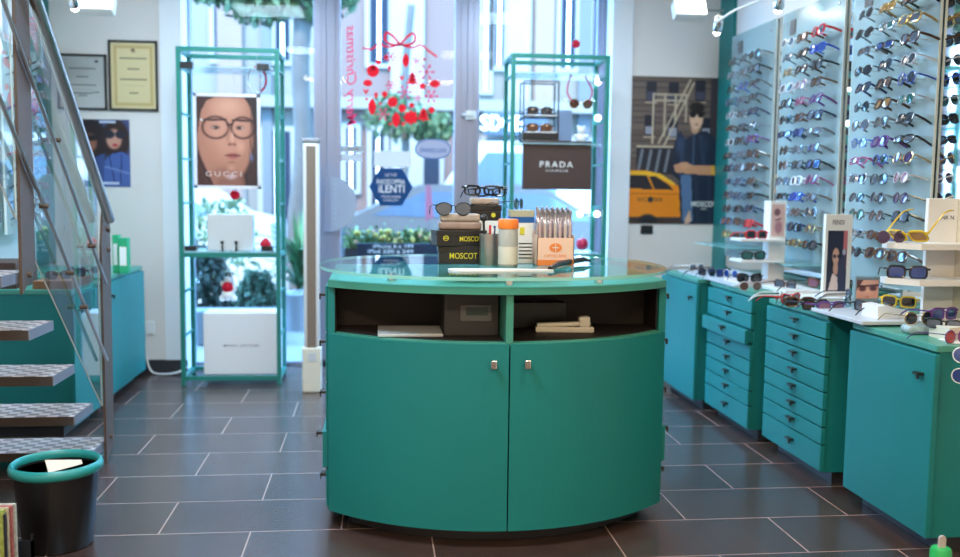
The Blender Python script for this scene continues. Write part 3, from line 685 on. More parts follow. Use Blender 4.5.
# second stack
t = thing('box', 'white carton behind the black boxes on the counter', 'box', (.43, 3.75, GT))
B(t.location).box(.36, 3.72, GT, .50, 3.84, GT+.16, bev=.003).build('carton', PAPER, t)
tb = tbox('eyewear_box', 'small black box with yellow dot under the black eyeglasses', .372, .495, 3.72, .10, GT+.1605, GT+.222, None, .02, 0, 0, group='black eyewear boxes')
B().prism([(.03+.009*math.cos(a), .022+.009*math.sin(a)) for a in np.linspace(0, 2*PI, 13)[:-1]], -.0545, -.0525, 'Y').build('dot', YEL, tb)
t = thing('glasses_case', 'beige case on top of the small black box', 'glasses case', (.43, 3.77, GT+.2225))
B(t.location).box(.375, 3.735, GT+.2227, .49, 3.81, GT+.250, bev=.008, seg=3).build('case', MATS['case_beige'], t, True)
E_('rect', 'black', 'clear', (.420, 3.742, GT+.2515+.028), -.25, -.1, 'thick black eyeglasses perched on the tallest counter stack', GC, name='eyeglasses', sc=1.15)
E_('rect', 'black', 'clear', (.462, 3.80, GT+.2515+.022), .3, .0, 'second black eyeglasses at the back of the tallest stack', GC, name='eyeglasses', sc=1.05)
# steel cup with pens
x_ = atY(489, 250, 3.50).x
t = thing('pen_cup', 'brushed steel pen cup left of the orange-capped bottle', 'pen cup', (x_, 3.5, GT))
B(t.location).lathe([(.036, .0), (.037, .003), (.037, .118), (.0345, .118), (.0345, .006), (0, .006)], c=(x_, 3.5, GT), n=28).build('cup', STEEL, t, True)
for i, (dx, dy, m_, l, w_) in enumerate([(-.022, 0, BLACK, .165, 'black pen in the steel cup, leftmost'), (.004, .006, M('pen_red', (.6, .02, .03), .4), .15, 'red pen in the middle of the steel cup'), (.02, -.004, M('pen_navy', (.02, .04, .2), .4), .148, 'navy pen at the right of the steel cup'), (.012, -.018, WHITE, .14, 'white pen at the front of the steel cup')]):
    b = B((x_+dx, 3.5+dy, GT+.007)); b.tube([(x_+dx*.5, 3.5+dy, GT+.008), (x_+dx, 3.5+dy, GT+l)], .0045, 8)
    o = b.build('pen', m_, None, True); tag(o, w_, 'pen', 'pens in the steel cup')
    if i == 0: B(o.location).sphere((x_+dx, 3.5+dy, GT+l+.012), .014).build('pen_top', BLACK, o, True)
# bottle
x_ = atY(508, 250, 3.44).x
t = thing('spray_bottle', 'translucent bottle with an orange cap', 'bottle', (x_, 3.44, GT))
B(t.location).lathe([(.034, 0), (.0365, .004), (.0365, .10), (.0355, .135), (.034, .14)], c=(x_, 3.44, GT), n=28).build('body', M('milky_plastic', (.62, .60, .55), .25, trans=.35), t, True)
B(t.location).lathe([(.0375, .1405), (.0385, .145), (.0375, .172), (.034, .176), (0, .176)], c=(x_, 3.44, GT), n=28).build('cap', M('orange_cap', (.90, .20, .02), .4), t, True)
B(t.location).lathe([(.0372, .01), (.0372, .075)], c=(x_, 3.44, GT), n=28).build('label_band', M('label_cream', (.66, .60, .50), .5), t, True)
# medicine box
x0, x1 = atY(513, 250, 3.60).x, atY(533, 250, 3.60).x
t = thing('carton', 'tall white and blue carton behind the orange-capped bottle', 'carton', ((x0+x1)/2, 3.62, GT))
B(t.location).box(x0-.012, 3.58, GT, x1, 3.66, GT+.205, bev=.002).build('body', PAPER, t)
b = B(t.location); b.box(x0-.0125, 3.579, GT+.158, x1+.0005, 3.661, GT+.180); b.build('blue_band', BLUEV, t)
b = B(t.location); b.box(x0-.0128, 3.5785, GT+.181, x1+.0008, 3.6615, GT+.2055); b.build('lid', M('khaki_card', (.46, .45, .33), .6), t)
b = B(t.location)
for i in range(5): b.box(x0+.02, 3.5785, GT+.02+i*.014, x1-.008, 3.5795, GT+.024+i*.014)
b.build('small_print', BLACK, t)
B(t.location).box(x0+.022, 3.5783, GT+.112, x0+.040, 3.5795, GT+.140).build('yellow_flash', YEL, t)
E_('round', 'black', 'green', (x0+.022, 3.60, GT+.206+.024), 1.1, 0, 'folded black glasses with green lenses on the white carton', GC, sc=.9)
# lens cleaner display
x0, x1 = atY(536, 250, 3.50).x, atY(573, 250, 3.50).x
t = thing('cleaner_display', 'orange and white counter display box holding lens sprays', 'display box', ((x0+x1)/2, 3.53, GT))
OR = M('orange_card', (.80, .22, .05), .5)
b = B(t.location); z_ = GT
b.box(x0, 3.48, z_, x1, 3.483, z_+.105); b.box(x0, 3.577, z_, x1, 3.58, z_+.13); b.box(x0, 3.48, z_, x0+.003, 3.58, z_+.115); b.box(x1-.003, 3.48, z_, x1, 3.58, z_+.115); b.box(x0, 3.48, z_, x1, 3.58, z_+.003)
b.build('box', M('peach_card', (.85, .55, .42), .5), t)
b = B(t.location); b.box(x0+.002, 3.4785, z_+.001, x1-.002, 3.48, z_+.022)
b.prism([((x0+x1)/2+.024*math.cos(a), z_+.068+.017*math.sin(a)) for a in np.linspace(0, 2*PI, 21)[:-1]], 3.4785, 3.48, 'Y'); b.build('orange_print', OR, t)
b = B(t.location); mx_ = (x0+x1)/2; b.box(mx_-.001, 3.4778, z_+.053, mx_+.001, 3.4785, z_+.083); b.box(mx_-.012, 3.4778, z_+.0665, mx_+.012, 3.4785, z_+.0695); b.build('emblem', WHITE, t)
b = B(t.location); b.text('OPTICARE', up_at(mx_, 3.4798, z_+.037), .011, width=.085); b.build('lettering', OR, t)
for r in range(3):
    for i in range(7):
        xx = x0+.013+i*(x1-x0-.026)/6; yy = 3.497+r*.033
        b = B((xx, yy, z_+.0035)); b.lathe([(.0075, 0), (.0075, .155), (.006, .16), (.0045, .163), (.0045, .188), (.0055, .19), (.0055, .203), (0, .205)], c=(xx, yy, z_+.0035+r*.006), n=10)
        o = b.build('spray_tube', CHROME if (i+r) % 2 else M('tube_tint', (.55, .45, .48), .25, metal=.8), None, True)
        tag(o, 'slim silver spray tube standing in the orange counter display', 'spray', 'spray tubes in the orange display')
# paper knife
a_ = atZ(448, 269, GT+.004); b_ = atZ(553, 270, GT+.004); c_ = atZ(588, 263, GT+.004)
t = thing('fabric_knife', 'long off-white flat tool with a black handle on the glass', 'knife', (a_.x, a_.y, GT))
P_ = [(a_.x, a_.y-.05), (a_.x+.03, a_.y-.085), (a_.x+.18, a_.y-.075), (b_.x, b_.y-.012), (b_.x, b_.y+.014), (a_.x+.18, a_.y+.012), (a_.x+.03, a_.y+.014), (a_.x, a_.y)]
B(t.location).prism(P_, GT, GT+.006).build('blade', M('bone_white', (.78, .72, .68), .35), t)
b = B(t.location); b.tube([(b_.x-.01, b_.y+.001, GT+.008), (b_.x+.05, (b_.y+c_.y)/2, GT+.013), (c_.x-.02, c_.y, GT+.018), (c_.x+.012, c_.y+.01, GT+.012)], [.009, .011, .010, .004], 10); b.build('handle', BLACK, t, True)

# ------------------------------------------------------------------ staircase
XT = -1.185
stm = bpy.data.materials.new('checkered_tread'); stm.use_nodes = True; nt = stm.node_tree
g_ = nt.nodes.new('ShaderNodeNewGeometry'); ck = nt.nodes.new('ShaderNodeTexChecker'); ck.inputs['Scale'].default_value = 1
mp = nt.nodes.new('ShaderNodeMapping'); mp.inputs['Scale'].default_value = (24, 30, .001); nt.links.new(g_.outputs['Position'], mp.inputs[0]); nt.links.new(mp.outputs[0], ck.inputs['Vector'])
ck.inputs['Color1'].default_value = (.58, .50, .50, 1); ck.inputs['Color2'].default_value = (.20, .16, .16, 1)
nt.links.new(ck.outputs['Color'], nt.nodes['Principled BSDF'].inputs['Base Color']); nt.nodes['Principled BSDF'].inputs['Roughness'].default_value = .4
TS = M('tread_side', (.045, .035, .033), .45); TE = M('tread_end', (.20, .20, .23), .4, metal=.4)
st = thing('staircase', 'open floating staircase with checkered treads on the left', 'staircase', (-1.6, 4.2, 0))
for k in range(11):
    y1 = 4.275-k*.226; y0 = y1-.245; z = .092+k*.2065
    if y0 < 1.6: break
    b = B(st.location); b.box(XL+.01, y0, z-.036, XT-.004, y1, z-.001); o = b.build('tread', TS, st)
    B(st.location).box(XL+.02, y0+.002, z-.001, XT-.006, y1-.002, z).build('tread_top', stm, o)
    B(st.location).box(XT-.004, y0, z-.036, XT, y1, z).build('end_plate', TE, o)
b = B(st.location); b.prism([(4.30, 0), (4.12, 0), (1.75, 2.12), (1.75, 2.30)], -1.80, -1.70, 'X'); b.build('stringer', TS, st)
rl = thing('stair_railing', 'steel stair railing with clear glass infill and thin rods', 'railing', (XT, 4.2, 0)); rlo = rl.location
XRL = XT+.012
def P3(px, py, X=XRL): 
    v = atX(px, py, X); return v
# posts: flat bars
b = B(rlo); b.prism([(4.19, .0), (4.31, .06), (4.33, 1.14), (4.24, 1.14), (4.19, .95)], XT+.002, XT+.012, 'X')
b.build('post', STEELB, rl)
pa = [atX(15, 5, XRL), atX(30, 5, XRL), atX(28.5, 280, XRL), atX(15.5, 294, XRL)]
yl, yr = 3.265, 3.425
b = B(rlo); b.prism([(yl+.005, .845), (yr-.03, .915), (yr, 2.3), (yl+.03, 2.3)], XT+.002, XT+.012, 'X'); b.build('post', STEELB, rl)
b = B(rlo)
for (y_, z_) in ((4.28, 1.02), (4.28, .93), (4.25, .10), (3.33, .905), (3.37, 1.62)): B(rlo).tube([(XT+.002, y_, z_), (XT+.024, y_, z_)], .010, 10).build('bolt', STEELB, rl)
h0, h1 = atX(110, 220, XRL+.03), atX(35, -2, XRL+.03); dr = (h0-h1).normalized()
B(rlo).tube([h1-dr*1.2, h1, h0], .021, 14).build('handrail', STEEL, rl, True)
sl = dr
for (q0, q1) in (((106, 283), (29, 72)), ((107, 360), (30, 172))):
    a_, c_ = atX(*q0, XRL+.012), atX(*q1, XRL+.012); d_ = (a_-c_).normalized()
    B(rlo).tube([c_-d_*1.1, a_], .0075, 8).build('midrail', STEEL, rl, True)
b = B(rlo)
for q in ((54, 140), (90, 246), (82, 307), (68, 273), (42, 206)):
    v = atX(*q, XRL+.006); B(rlo).tube([v-Vector((.008, 0, 0)), v+Vector((.022, 0, 0))], .009, 10).build('glass_clip', STEELB, rl, True)
# glass infill: parallelogram following the flight
g0, g1 = atX(30.5, 242, XRL), atX(99, 393, XRL)
sl_ = (g1.z-g0.z)/(g1.y-g0.y)
def zb(y): return g0.z+sl_*(y-g0.y)
def glassp(y0, y1, hgt):
    b = B(rlo); b.prism([(y0, zb(y0)), (y1, zb(y1)), (y1, zb(y1)+hgt), (y0, zb(y0)+hgt)], XT-.004, XT+.002, 'X', 0, 1); return b.build('glass_panel', [RAILG, EDGEW], rl)
glassp(3.34, 4.18, .90); glassp(2.35, 3.27, .90)

# ------------------------------------------------------------------ waste bin, magazine rack
bx_, by_ = -1.066, 3.22
t = thing('waste_bin', 'black waste bin with a teal rim at the foot of the stairs', 'waste bin', (bx_, by_, 0))
B(t.location).lathe([(.112, 0), (.118, .006), (.146, 0.265), (.142, 0.267), (.112, .012), (0, .012)], c=(bx_, by_, 0), n=40, sx=.93, sy=.93).build('body', M('bin_black', (.006, .005, .006), .4), t, True)
B(t.location).lathe([(.150, 0.255), (.157, 0.260), (.160, 0.272), (.156, 0.284), (.148, 0.290), (.141, 0.284), (.139, 0.270), (.143, 0.258), (.150, 0.255)], c=(bx_, by_, 0), n=40, sx=.93, sy=.93).build('rim', M('bin_teal', (.02, .27, .27), .35), t, True)
b = B((bx_+.01, by_, .2)); R_ = Matrix.Translation((bx_+.03, by_+.01, .245)) @ Matrix.Rotation(.5, 4, 'Z') @ Matrix.Rotation(.5, 4, 'X') @ Matrix.Rotation(.2, 4, 'Y')
b.box(-.06, -.06, -.002, .06, .06, .002, mat=R_); tag(b.build('waste_paper', M('kraft', (.62, .50, .40), .7)), 'beige sheet of paper sticking up in the waste bin', 'paper')
t = thing('magazine_rack', 'low dark steel magazine rack at the bottom left corner', 'magazine rack', (-1.2, 2.85, 0))
b = B(t.location); b.box(-1.45, 2.83, 0, -1.085, 2.84, .03); b.box(-1.45, 3.04, 0, -1.085, 3.05, .08); b.box(-1.092, 2.83, 0, -1.085, 2.84, .24); b.box(-1.092, 3.04, 0, -1.085, 3.05, .10); b.box(-1.45, 2.83, 0, -1.085, 3.05, .008)
b.build('frame', M('dark_steel', (.05, .05, .06), .35, metal=.7), t)
cols_ = [((.35, .42, .10), 'green dotted'), ((.55, .40, .25), 'tan'), ((.45, .12, .10), 'red'), ((.6, .55, .45), 'cream')]
for i, (cc, nm) in enumerate(cols_):
    y_ = 2.855+i*.03; b = B((-1.2, y_, .01))
    b.box(-1.36, y_, .009, -1.10, y_+.012, .245-i*.004)
    o = b.build('magazine', M('magazine_'+nm.replace(' ', '_'), cc, .45, noise=.9, nscale=70)); tag(o, nm+' patterned magazine standing in the corner rack', 'magazine', 'magazines in the corner rack')

# ------------------------------------------------------------------ left side: trays, boxes, certificates, outlet
slab('wooden_tray', 'low brown wooden tray on the cabinet behind the railing', -1.62, 4.64, .7155, -1.44, 4.98, .755, M('brown_wood', (.24, .11, .045), .45, noise=.3, nscale=12), 'tray')
slab('wooden_box', 'dark brown wooden box on the cabinet by the left frame edge', -1.92, 4.66, .7155, -1.70, 4.95, .84, M('dark_wood', (.07, .035, .025), .45, noise=.3, nscale=12), 'box')
E_('aviator', 'black', 'silver', (-1.53, 4.74, .755+.022), .5, 0, 'black aviator sunglasses lying in the low wooden tray', 'eyewear on the left cabinets')
E_('square', 'brown', 'grey', (-1.50, 4.90, .755+.022), -.6, 0, 'brown square sunglasses at the rear of the wooden tray', 'eyewear on the left cabinets')
E_('round', 'clear', 'pink', (-1.60, 5.45, .7155+.022), .5, 0, 'clear pink round glasses on the cabinet behind the railing', 'eyewear on the left cabinets')
GB = M('carton_green', (.02, .36, .16), .5)
for i, (px0, px1, py0, Y, lb) in enumerate([(112, 119, 235, 5.55, 'small green and white carton behind the railing post end'), (118, 128, 238, 5.50, 'green and white carton next to the railing post end')]):
    a_, c_ = atY(px0, py0, Y), atY(px1, 268, Y)
    t = thing('carton', lb, 'carton', ((a_.x+c_.x)/2, Y+.03, .7155), group='green cartons on the left cabinet')
    B(t.location).box(a_.x, Y, .7155, c_.x, Y+.06, a_.z, bev=.002).build('body', GB, t)
    B(t.location).box(a_.x+.006, Y-.001, .76, c_.x-.006, Y, a_.z-.05).build('label', PAPER, t)
def certificate(label, px0, px1, py0, py1, Y, bg, y_):
    a_, c_ = atY(px0, py0, Y), atY(px1, py1, Y); w, h = c_.x-a_.x, a_.z-c_.z
    t = thing('framed_certificate', label, 'framed certificate', ((a_.x+c_.x)/2, YW, c_.z))
    b = B(t.location); fw_ = .012
    b.box(a_.x, YW-.018, c_.z, a_.x+fw_, YW, a_.z); b.box(c_.x-fw_, YW-.018, c_.z, c_.x, YW, a_.z); b.box(a_.x, YW-.018, c_.z, c_.x, YW, c_.z+fw_); b.box(a_.x, YW-.018, a_.z-fw_, c_.x, YW, a_.z)
    b.build('frame', BLACK, t)
    p = Pic(30, 44, bg); dk = tuple(v*.6 for v in bg)
    if y_:
        p.rect(.06, .05, .94, .95, (196, 168, 110)); p.rect(.12, .09, .88, .91, bg); p.ell(.5, .12, .06, .035, (120, 90, 70), .4)
    for k, (yy, hw) in enumerate([(.24, .28), (.32, .3), (.40, .12), (.52, .3), (.56, .3), (.64, .22), (.76, .1), (.84, .3)]): p.line(.5-hw, yy, .5+hw, yy, .012, dk)
    if not y_: p.ell(.82, .1, .05, .03, (40, 40, 50), .4); p.line(.3, .72, .85, .70, .02, (90, 90, 100))
    p.obj('document', (a_.x+fw_, YW-.006, a_.z-fw_), (w-2*fw_, 0, 0), (0, 0, -(h-2*fw_)), .003, t, inv=Matrix.Translation(-t.location))
certificate('yellow certificate in a black frame on the back wall', 107.5, 158, 39.5, 111, YW-.02, (216, 196, 148), True)
certificate('pale grey certificate in a thin black frame, left of the yellow one', 56, 107, 53, 110, YW-.02, (186, 184, 180), False)
# denim poster
a_, c_ = atY(83, 119, YW), atY(131, 187, YW)
t = thing('poster', 'small unframed poster of two people in denim and sunglasses', 'poster', ((a_.x+c_.x)/2, YW, c_.z))
p = Pic(40, 56, (64, 74, 120)); p.ell(.15, .35, .42, .4, (38, 26, 30), .2); p.ell(.12, .35, .2, .16, (150, 95, 75), .3); p.ell(.12, .28, .22, .05, (20, 18, 25), .3)
p.ell(.70, .3, .33, .33, (46, 28, 28), .2); p.ell(.66, .29, .19, .17, (196, 140, 120), .25); p.ell(.56, .22, .13, .07, (30, 32, 50), .25); p.ell(.80, .22, .13, .07, (30, 32, 50), .25); p.ell(.68, .38, .07, .025, (170, 40, 50), .3)
p.poly([(0, 1), (.05, .62), (.45, .5), (.5, 1)], (58, 78, 130)); p.poly([(.4, 1), (.45, .62), (.62, .5), (.85, .48), (1, .55), (1, 1)], (72, 96, 160)); p.line(.55, .55, .66, .95, .02, (40, 55, 100)); p.line(.82, .52, .78, .95, .02, (40, 55, 100)); p.line(.45, .7, .98, .8, .02, (120, 140, 190)); p.rect(.35, .02, .7, .05, (190, 195, 215)); p.rect(.3, .93, .75, .965, (200, 205, 225))
p.obj('print', (a_.x, YW-.004, a_.z), (c_.x-a_.x, 0, 0), (0, 0, c_.z-a_.z), .003, t, inv=Matrix.Translation(-t.location))
# outlet and cable
o_ = atY(148, 328, YW)
t = thing('wall_outlet', 'white wall outlet with plug low on the back left wall', 'outlet', (o_.x, YW, o_.z))
B(t.location).box(o_.x-.035, YW-.012, o_.z-.04, o_.x+.045, YW, o_.z+.045, bev=.004).build('cover', WHITE, t)
B(t.location).lathe([(.026, 0), (.028, .035), (.012, .05)], n=16).build('plug', PAPER, t)
bpy.data.objects[-1] if False else None
pl = [x for x in t.children if x.name.startswith('plug')][0]; pl.rotation_euler = (PI/2, 0, 0); pl.location = (.008, -.012, -.005)
cp = [(o_.x+.005, YW-.06, o_.z-.02), (o_.x-.005, YW-.055, o_.z-.12), (o_.x+.0, YW-.05, .10), (o_.x+.03, YW-.06, .02), (o_.x+.10, YW-.10, .008), (o_.x+.20, YW-.12, .02), (o_.x+.26, YW-.10, .05), (o_.x+.28, YW-.06, .06)]
b = B((o_.x, YW-.05, 0))
def spl(P, k=6):
    P = [Vector(p) for p in P]; out = []
    for i in range(len(P)-1):
        p0, p1, p2, p3 = P[max(0, i-1)], P[i], P[i+1], P[min(len(P)-1, i+2)]
        for j in range(k):
            u = j/k; out.append(.5*((2*p1)+(p2-p0)*u+(2*p0-5*p1+4*p2-p3)*u*u+(3*p1-p0-3*p2+p3)*u**3))
    return out+[P[-1]]
b.tube(spl(cp), .006, 8); tag(b.build('power_cable', WHITE, None, True), 'white power cable looping from the wall outlet to the floor', 'cable')

# ------------------------------------------------------------------ big poster on the right back wall
a_, c_ = atY(630, 76, YW), atY(720, 223, YW); x0, x1, z0, z1 = 1.70, 2.315, .998, 1.985
t = thing('poster', 'large poster of a man in dark shirt beside a yellow taxi', 'poster', ((x0+x1)/2, YW, z0))
W_, H_ = 96, 154
p = Pic(W_, H_, (96, 80, 74))
for j in range(16):
    yy = j*.04; sh = random.randint(-12, 12); p.rect(0, yy, 1, yy+.034, (104+sh, 88+sh, 80+sh)); p.rect(0, yy+.034, 1, yy+.04, (62, 50, 50))
for (wx, wy) in ((.17, .03), (.42, .04), (.72, .02), (.16, .26), (.42, .27), (.80, .27)):
    p.rect(wx, wy, wx+.11, wy+.14, (34, 34, 48)); p.rect(wx+.01, wy+.075, wx+.10, wy+.13, (150, 150, 165) if wy > .1 else (70, 70, 90)); p.rect(wx-.015, wy+.14, wx+.125, wy+.155, (170, 150, 130))
p.rect(.90, 0, 1, .5, (58, 48, 54))
for (a, c2) in (((.25, .12), (.62, .12)), ((.25, .16), (.62, .16)), ((.25, .12), (.25, .45)), ((.38, .12), (.38, .40)), ((.32, .45), (.66, .02)), ((.38, .47), (.70, .04)), ((.08, .475), (.60, .475)), ((.62, .12), (.62, .30)), ((.50, .12), (.50, .3))): p.line(*a, *c2, .014, (196, 176, 150))
p.rect(.07, .48, .55, .66, (40, 38, 46))
for k_ in range(5): p.line(.10+k_*.1, .64, .14+k_*.1, .50, .022, (120, 122, 130))
p.poly([(0, .64), (.18, .635), (.36, .66), (.56, .74), (.62, .80), (.66, 1), (0, 1)], (232, 132, 18)); p.poly([(0, .67), (.16, .655), (.30, .675), (.46, .735), (.5, .77), (0, .76)], (38, 34, 40)); p.line(.2, .66, .28, .76, .014, (232, 140, 20)); p.poly([(0, .645), (.2, .64), (.36, .66), (.54, .73), (.5, .735), (.3, .675), (0, .665)], (236, 176, 40))
p.rect(0, .955, .62, 1, (60, 40, 36)); p.rect(0, .79, .62, .80, (180, 90, 12))
p.ell(.22, .99, .12, .06, (24, 22, 26), .2)
p.poly([(.62, .42), (.56, .36), (.50, .44), (.47, .58), (.48, .66), (.56, .70), (.60, 1), (1, 1), (1, .5), (.98, .42), (.86, .36), (.76, .37)], (30, 38, 58))
p.poly([(.58, .66), (.70, .66), (.74, .98), (.68, 1), (.62, .98)], (86, 112, 146)); p.ell(.56, .46, .06, .09, (58, 72, 100), .8); p.line(.60, .42, .58, .66, .03, (52, 66, 94), .8); p.line(.80, .40, .84, .58, .03, (50, 62, 90), .8); p.line(.76, .68, .80, .98, .03, (40, 50, 72), .8); p.line(.90, .66, .93, .98, .02, (46, 56, 80), .6); p.line(.72, .38, .72, .62, .01, (70, 84, 112)); p.ell(.84, .46, .08, .08, (40, 50, 74), .8)
p.poly([(.50, .60), (.60, .575), (.74, .60), (.96, .60), (.99, .66), (.80, .66), (.66, .655), (.52, .645)], (196, 140, 104)); p.ell(.63, .60, .07, .03, (206, 150, 114), .3); p.rect(.93, .60, .97, .66, (210, 160, 60))
p.poly([(.65, .96), (.70, .90), (.72, .98), (.68, 1), (.64, 1)], (214, 170, 140))
p.ell(.73, .345, .055, .045, (200, 150, 120), .3); p.ell(.74, .275, .085, .085, (222, 176, 146), .15); p.ell(.745, .205, .095, .045, (34, 26, 24), .25); p.ell(.70, .25, .042, .024, (10, 10, 14), .2); p.ell(.79, .25, .042, .024, (10, 10, 14), .2); p.line(.66, .24, .84, .24, .008, (10, 10, 14)); p.ell(.745, .32, .025, .007, (160, 90, 80), .4)
p.obj('print', (x0, YW-.008, z1), (x1-x0, 0, 0), (0, 0, z0-z1), .007, t, inv=Matrix.Translation(-t.location))
WK = M('poster_white_ink', (.85, .83, .78), .5)
b = B(t.location); b.text('MOSCOT', up_at(x0+.86*(x1-x0), YW-.0083, z0+.138*(z1-z0)), .036, width=.18, bold=.008); b.build('lettering', WK, t); B(t.location).text('NYC', up_at(x0+.86*(x1-x0), YW-.0083, z0+.104*(z1-z0)), .014).build('small_lettering', WK, t)
b = B(t.location); b.text('NYC    TAXI', up_at(x0+.24*(x1-x0), YW-.0083, z0+.165*(z1-z0)), .028, width=.17)
b.prism([(x0+.245*(x1-x0)+.02*math.cos(a), z0+.165*(z1-z0)+.02*math.sin(a)) for a in np.linspace(0, 2*PI, 15)[:-1]], YW-.0086, YW-.008, 'Y'); b.build('taxi_lettering', BLACK, t)
tag(B((1.83, YW, .935)).box(1.79, YW-.012, .928, 1.875, YW, .985, bev=.003).box(1.80, YW-.016, .938, 1.865, YW-.011, .975).build('wall_switch', BLACK), 'small black wall switch just below the taxi poster', 'switch')

# ------------------------------------------------------------------ teal tubular shelving units before the windows
def unit(label, x0, x1, y0, y1, ztop, shelves, glass_shelves):
    t = thing('shelving_unit', label, 'shelving unit', ((x0+x1)/2, (y0+y1)/2, 0), group='teal tubular shelving units'); r = .013
    for (x, y) in ((x0, y0), (x1, y0), (x0, y1), (x1, y1)):
        B(t.location).box(x-r, y-r, 0, x+r, y+r, ztop, bev=.002).build('post', TEALF, t)
    def bar(*a): B(t.location).box(*a).build('crossbar', TEALF, t)
    for z in [ztop-r, .045]+shelves:
        bar(x0+r, y0-r, z-r, x1-r, y0+r, z+r); bar(x0+r, y1-r, z-r, x1-r, y1+r, z+r); bar(x0-r, y0+r, z-r, x0+r, y1-r, z+r); bar(x1-r, y0+r, z-r, x1+r, y1-r, z+r)
    z = .3
    while z < ztop-.1:
        if abs(z-.8) > .05:
            for xx in (x0, x1): B(t.location).box(xx-.007, y0+r, z-.007, xx+.007, y1-r, z+.007).build('rung', TEALF, t)
        z += .27
    for z in glass_shelves:
        B(t.location).box(x0+.02, y0-.01, z, x1-.02, y1-.02, z+.008).build('glass_shelf', M('shelf_glass_pale', (.45, .70, .75), .1, alpha=.55), t)
    return t
UL = unit('teal tubular shelving unit left of the door, holding the portrait poster', -1.165, -.592, 5.82, 6.14, 2.035, [.80], [.815, 1.915])
UR = unit('teal tubular shelving unit right of the door, holding the dark sign', .838, 1.43, 5.82, 6.14, 2.05, [.80], [.815, 1.50, 1.93])
# portrait poster
a_, c_ = atY(193, 93, 5.84), atY(261, 189, 5.84); x0, x1, z0, z1 = a_.x, c_.x, c_.z, a_.z
t = thing('portrait_sign', 'framed close-up portrait of a woman wearing large glasses', 'sign', ((x0+x1)/2, 5.84, z0))
b = B(t.location); f_ = .018
b.box(x0, 5.832, z0, x0+f_, 5.85, z1); b.box(x1-f_, 5.832, z0, x1, 5.85, z1); b.box(x0, 5.832, z0, x1, 5.85, z0+f_); b.box(x0, 5.832, z1-f_, x1, 5.85, z1); b.build('frame', M('frame_silver_grey', (.74, .74, .80), .3, metal=.2), t)
p = Pic(76, 108, (52, 30, 30))
p.ell(.47, .40, .50, .62, (168, 112, 92), .10); p.ell(.50, .36, .40, .46, (188, 130, 108), .5); p.ell(.45, 1.0, .36, .24, (150, 96, 80), .25)
p.poly([(0, 0), (.32, 0), (.16, .05), (.08, .16), (.03, .34), (0, .5)], (58, 34, 34)); p.poly([(0, .58), (.06, .68), (.16, .84), (.28, 1), (0, 1)], (60, 34, 34)); p.poly([(.78, 0), (.88, .1), (.93, .24), (.96, .45), (.90, .66), (.84, .82), (.80, 1), (1, 1), (1, 0)], (36, 24, 30))
for k_ in range(7): p.line(.90+.012*k_, .1+.05*k_, .84+.02*k_, .98, .008, (84, 54, 50), .7)
for k_ in range(5): p.line(.02+.03*k_, .7+.06*k_, .05+.05*k_, 1, .008, (96, 60, 52), .7)
p.ell(.9, .68, .05, .07, (96, 120, 180), .9, op=.7); p.ell(.52, .10, .36, .13, (204, 148, 124), .8, op=.8); p.ell(.24, .62, .16, .16, (176, 116, 94), .9, op=.7); p.ell(.72, .56, .1, .1, (206, 148, 124), .9, op=.8)
p.ell(.30, .335, .12, .05, (150, 96, 80), .9, op=.8); p.ell(.72, .335, .11, .05, (150, 96, 80), .9, op=.8)
p.ell(.31, .345, .085, .026, (62, 38, 36), .5); p.ell(.71, .345, .080, .026, (62, 38, 36), .5); p.ell(.32, .347, .035, .024, (24, 18, 20), .4); p.ell(.70, .347, .035, .024, (24, 18, 20), .4); p.ell(.27, .348, .02, .01, (215, 200, 195), .6); p.ell(.75, .348, .02, .01, (215, 200, 195), .6)
p.ell(.29, .262, .15, .017, (70, 42, 38), .6, rot=-.06); p.ell(.73, .262, .14, .017, (70, 42, 38), .6, rot=.06)
p.ell(.31, .345, .205, .115, (214, 168, 150), .9, op=.22); p.ell(.76, .345, .18, .11, (214, 168, 150), .9, op=.22)
p.ell(.31, .345, .215, .122, (56, 28, 28), ring=.15); p.ell(.76, .345, .19, .118, (56, 28, 28), ring=.16); p.line(.06, .26, .48, .255, .020, (56, 28, 28)); p.line(.59, .26, .96, .265, .020, (56, 28, 28)); p.line(.5, .31, .59, .31, .02, (56, 28, 28)); p.ell(.08, .262, .03, .012, (235, 225, 220), .4)
p.line(.53, .36, .50, .48, .03, (160, 106, 86), .6); p.ell(.575, .525, .085, .032, (140, 84, 70), .7); p.ell(.53, .54, .022, .012, (70, 34, 32), .6); p.ell(.63, .54, .022, .012, (70, 34, 32), .6); p.ell(.585, .44, .028, .08, (214, 160, 138), .9); p.ell(.58, .505, .04, .025, (206, 150, 128), .9)
p.ell(.59, .655, .14, .026, (128, 58, 56), .5); p.ell(.59, .678, .11, .026, (164, 84, 80), .6); p.line(.46, .662, .72, .66, .010, (72, 28, 30)); p.ell(.57, .735, .09, .018, (140, 92, 76), .8); p.ell(.56, .80, .10, .05, (190, 134, 112), .9); p.ell(.56, .90, .11, .06, (222, 204, 216), .9, op=.6)
p.poly([(.30, 1), (.36, .93), (.62, .93), (.76, .86), (.80, 1)], (128, 82, 70), .7)
p.obj('print', (x0+f_, 5.838, z1-f_), (x1-x0-2*f_, 0, 0), (0, 0, -(z1-z0-2*f_)), .006, t, inv=Matrix.Translation(-t.location))
B(t.location).text('GUCCI', up_at(x0+.44*(x1-x0), 5.8375, z0+.155*(z1-z0)), .030, width=.21, sp=1.4, bold=0).build('lettering', M('ink_cream', (.62, .50, .46), .5), t)
b = B(t.location)
for px in (187, 263):
    v = atY(px, 72, 5.815); b = B(t.location); b.box(v.x-.036, 5.79, 1.905, v.x+.036, 5.83, 1.945, bev=.003); b.tube([(v.x+(.02 if px < 200 else -.02), 5.835, 1.91), (v.x+(.02 if px < 200 else -.02), 5.84, z1)], .002, 6); b.build('hanging_clip', BLACK, t)
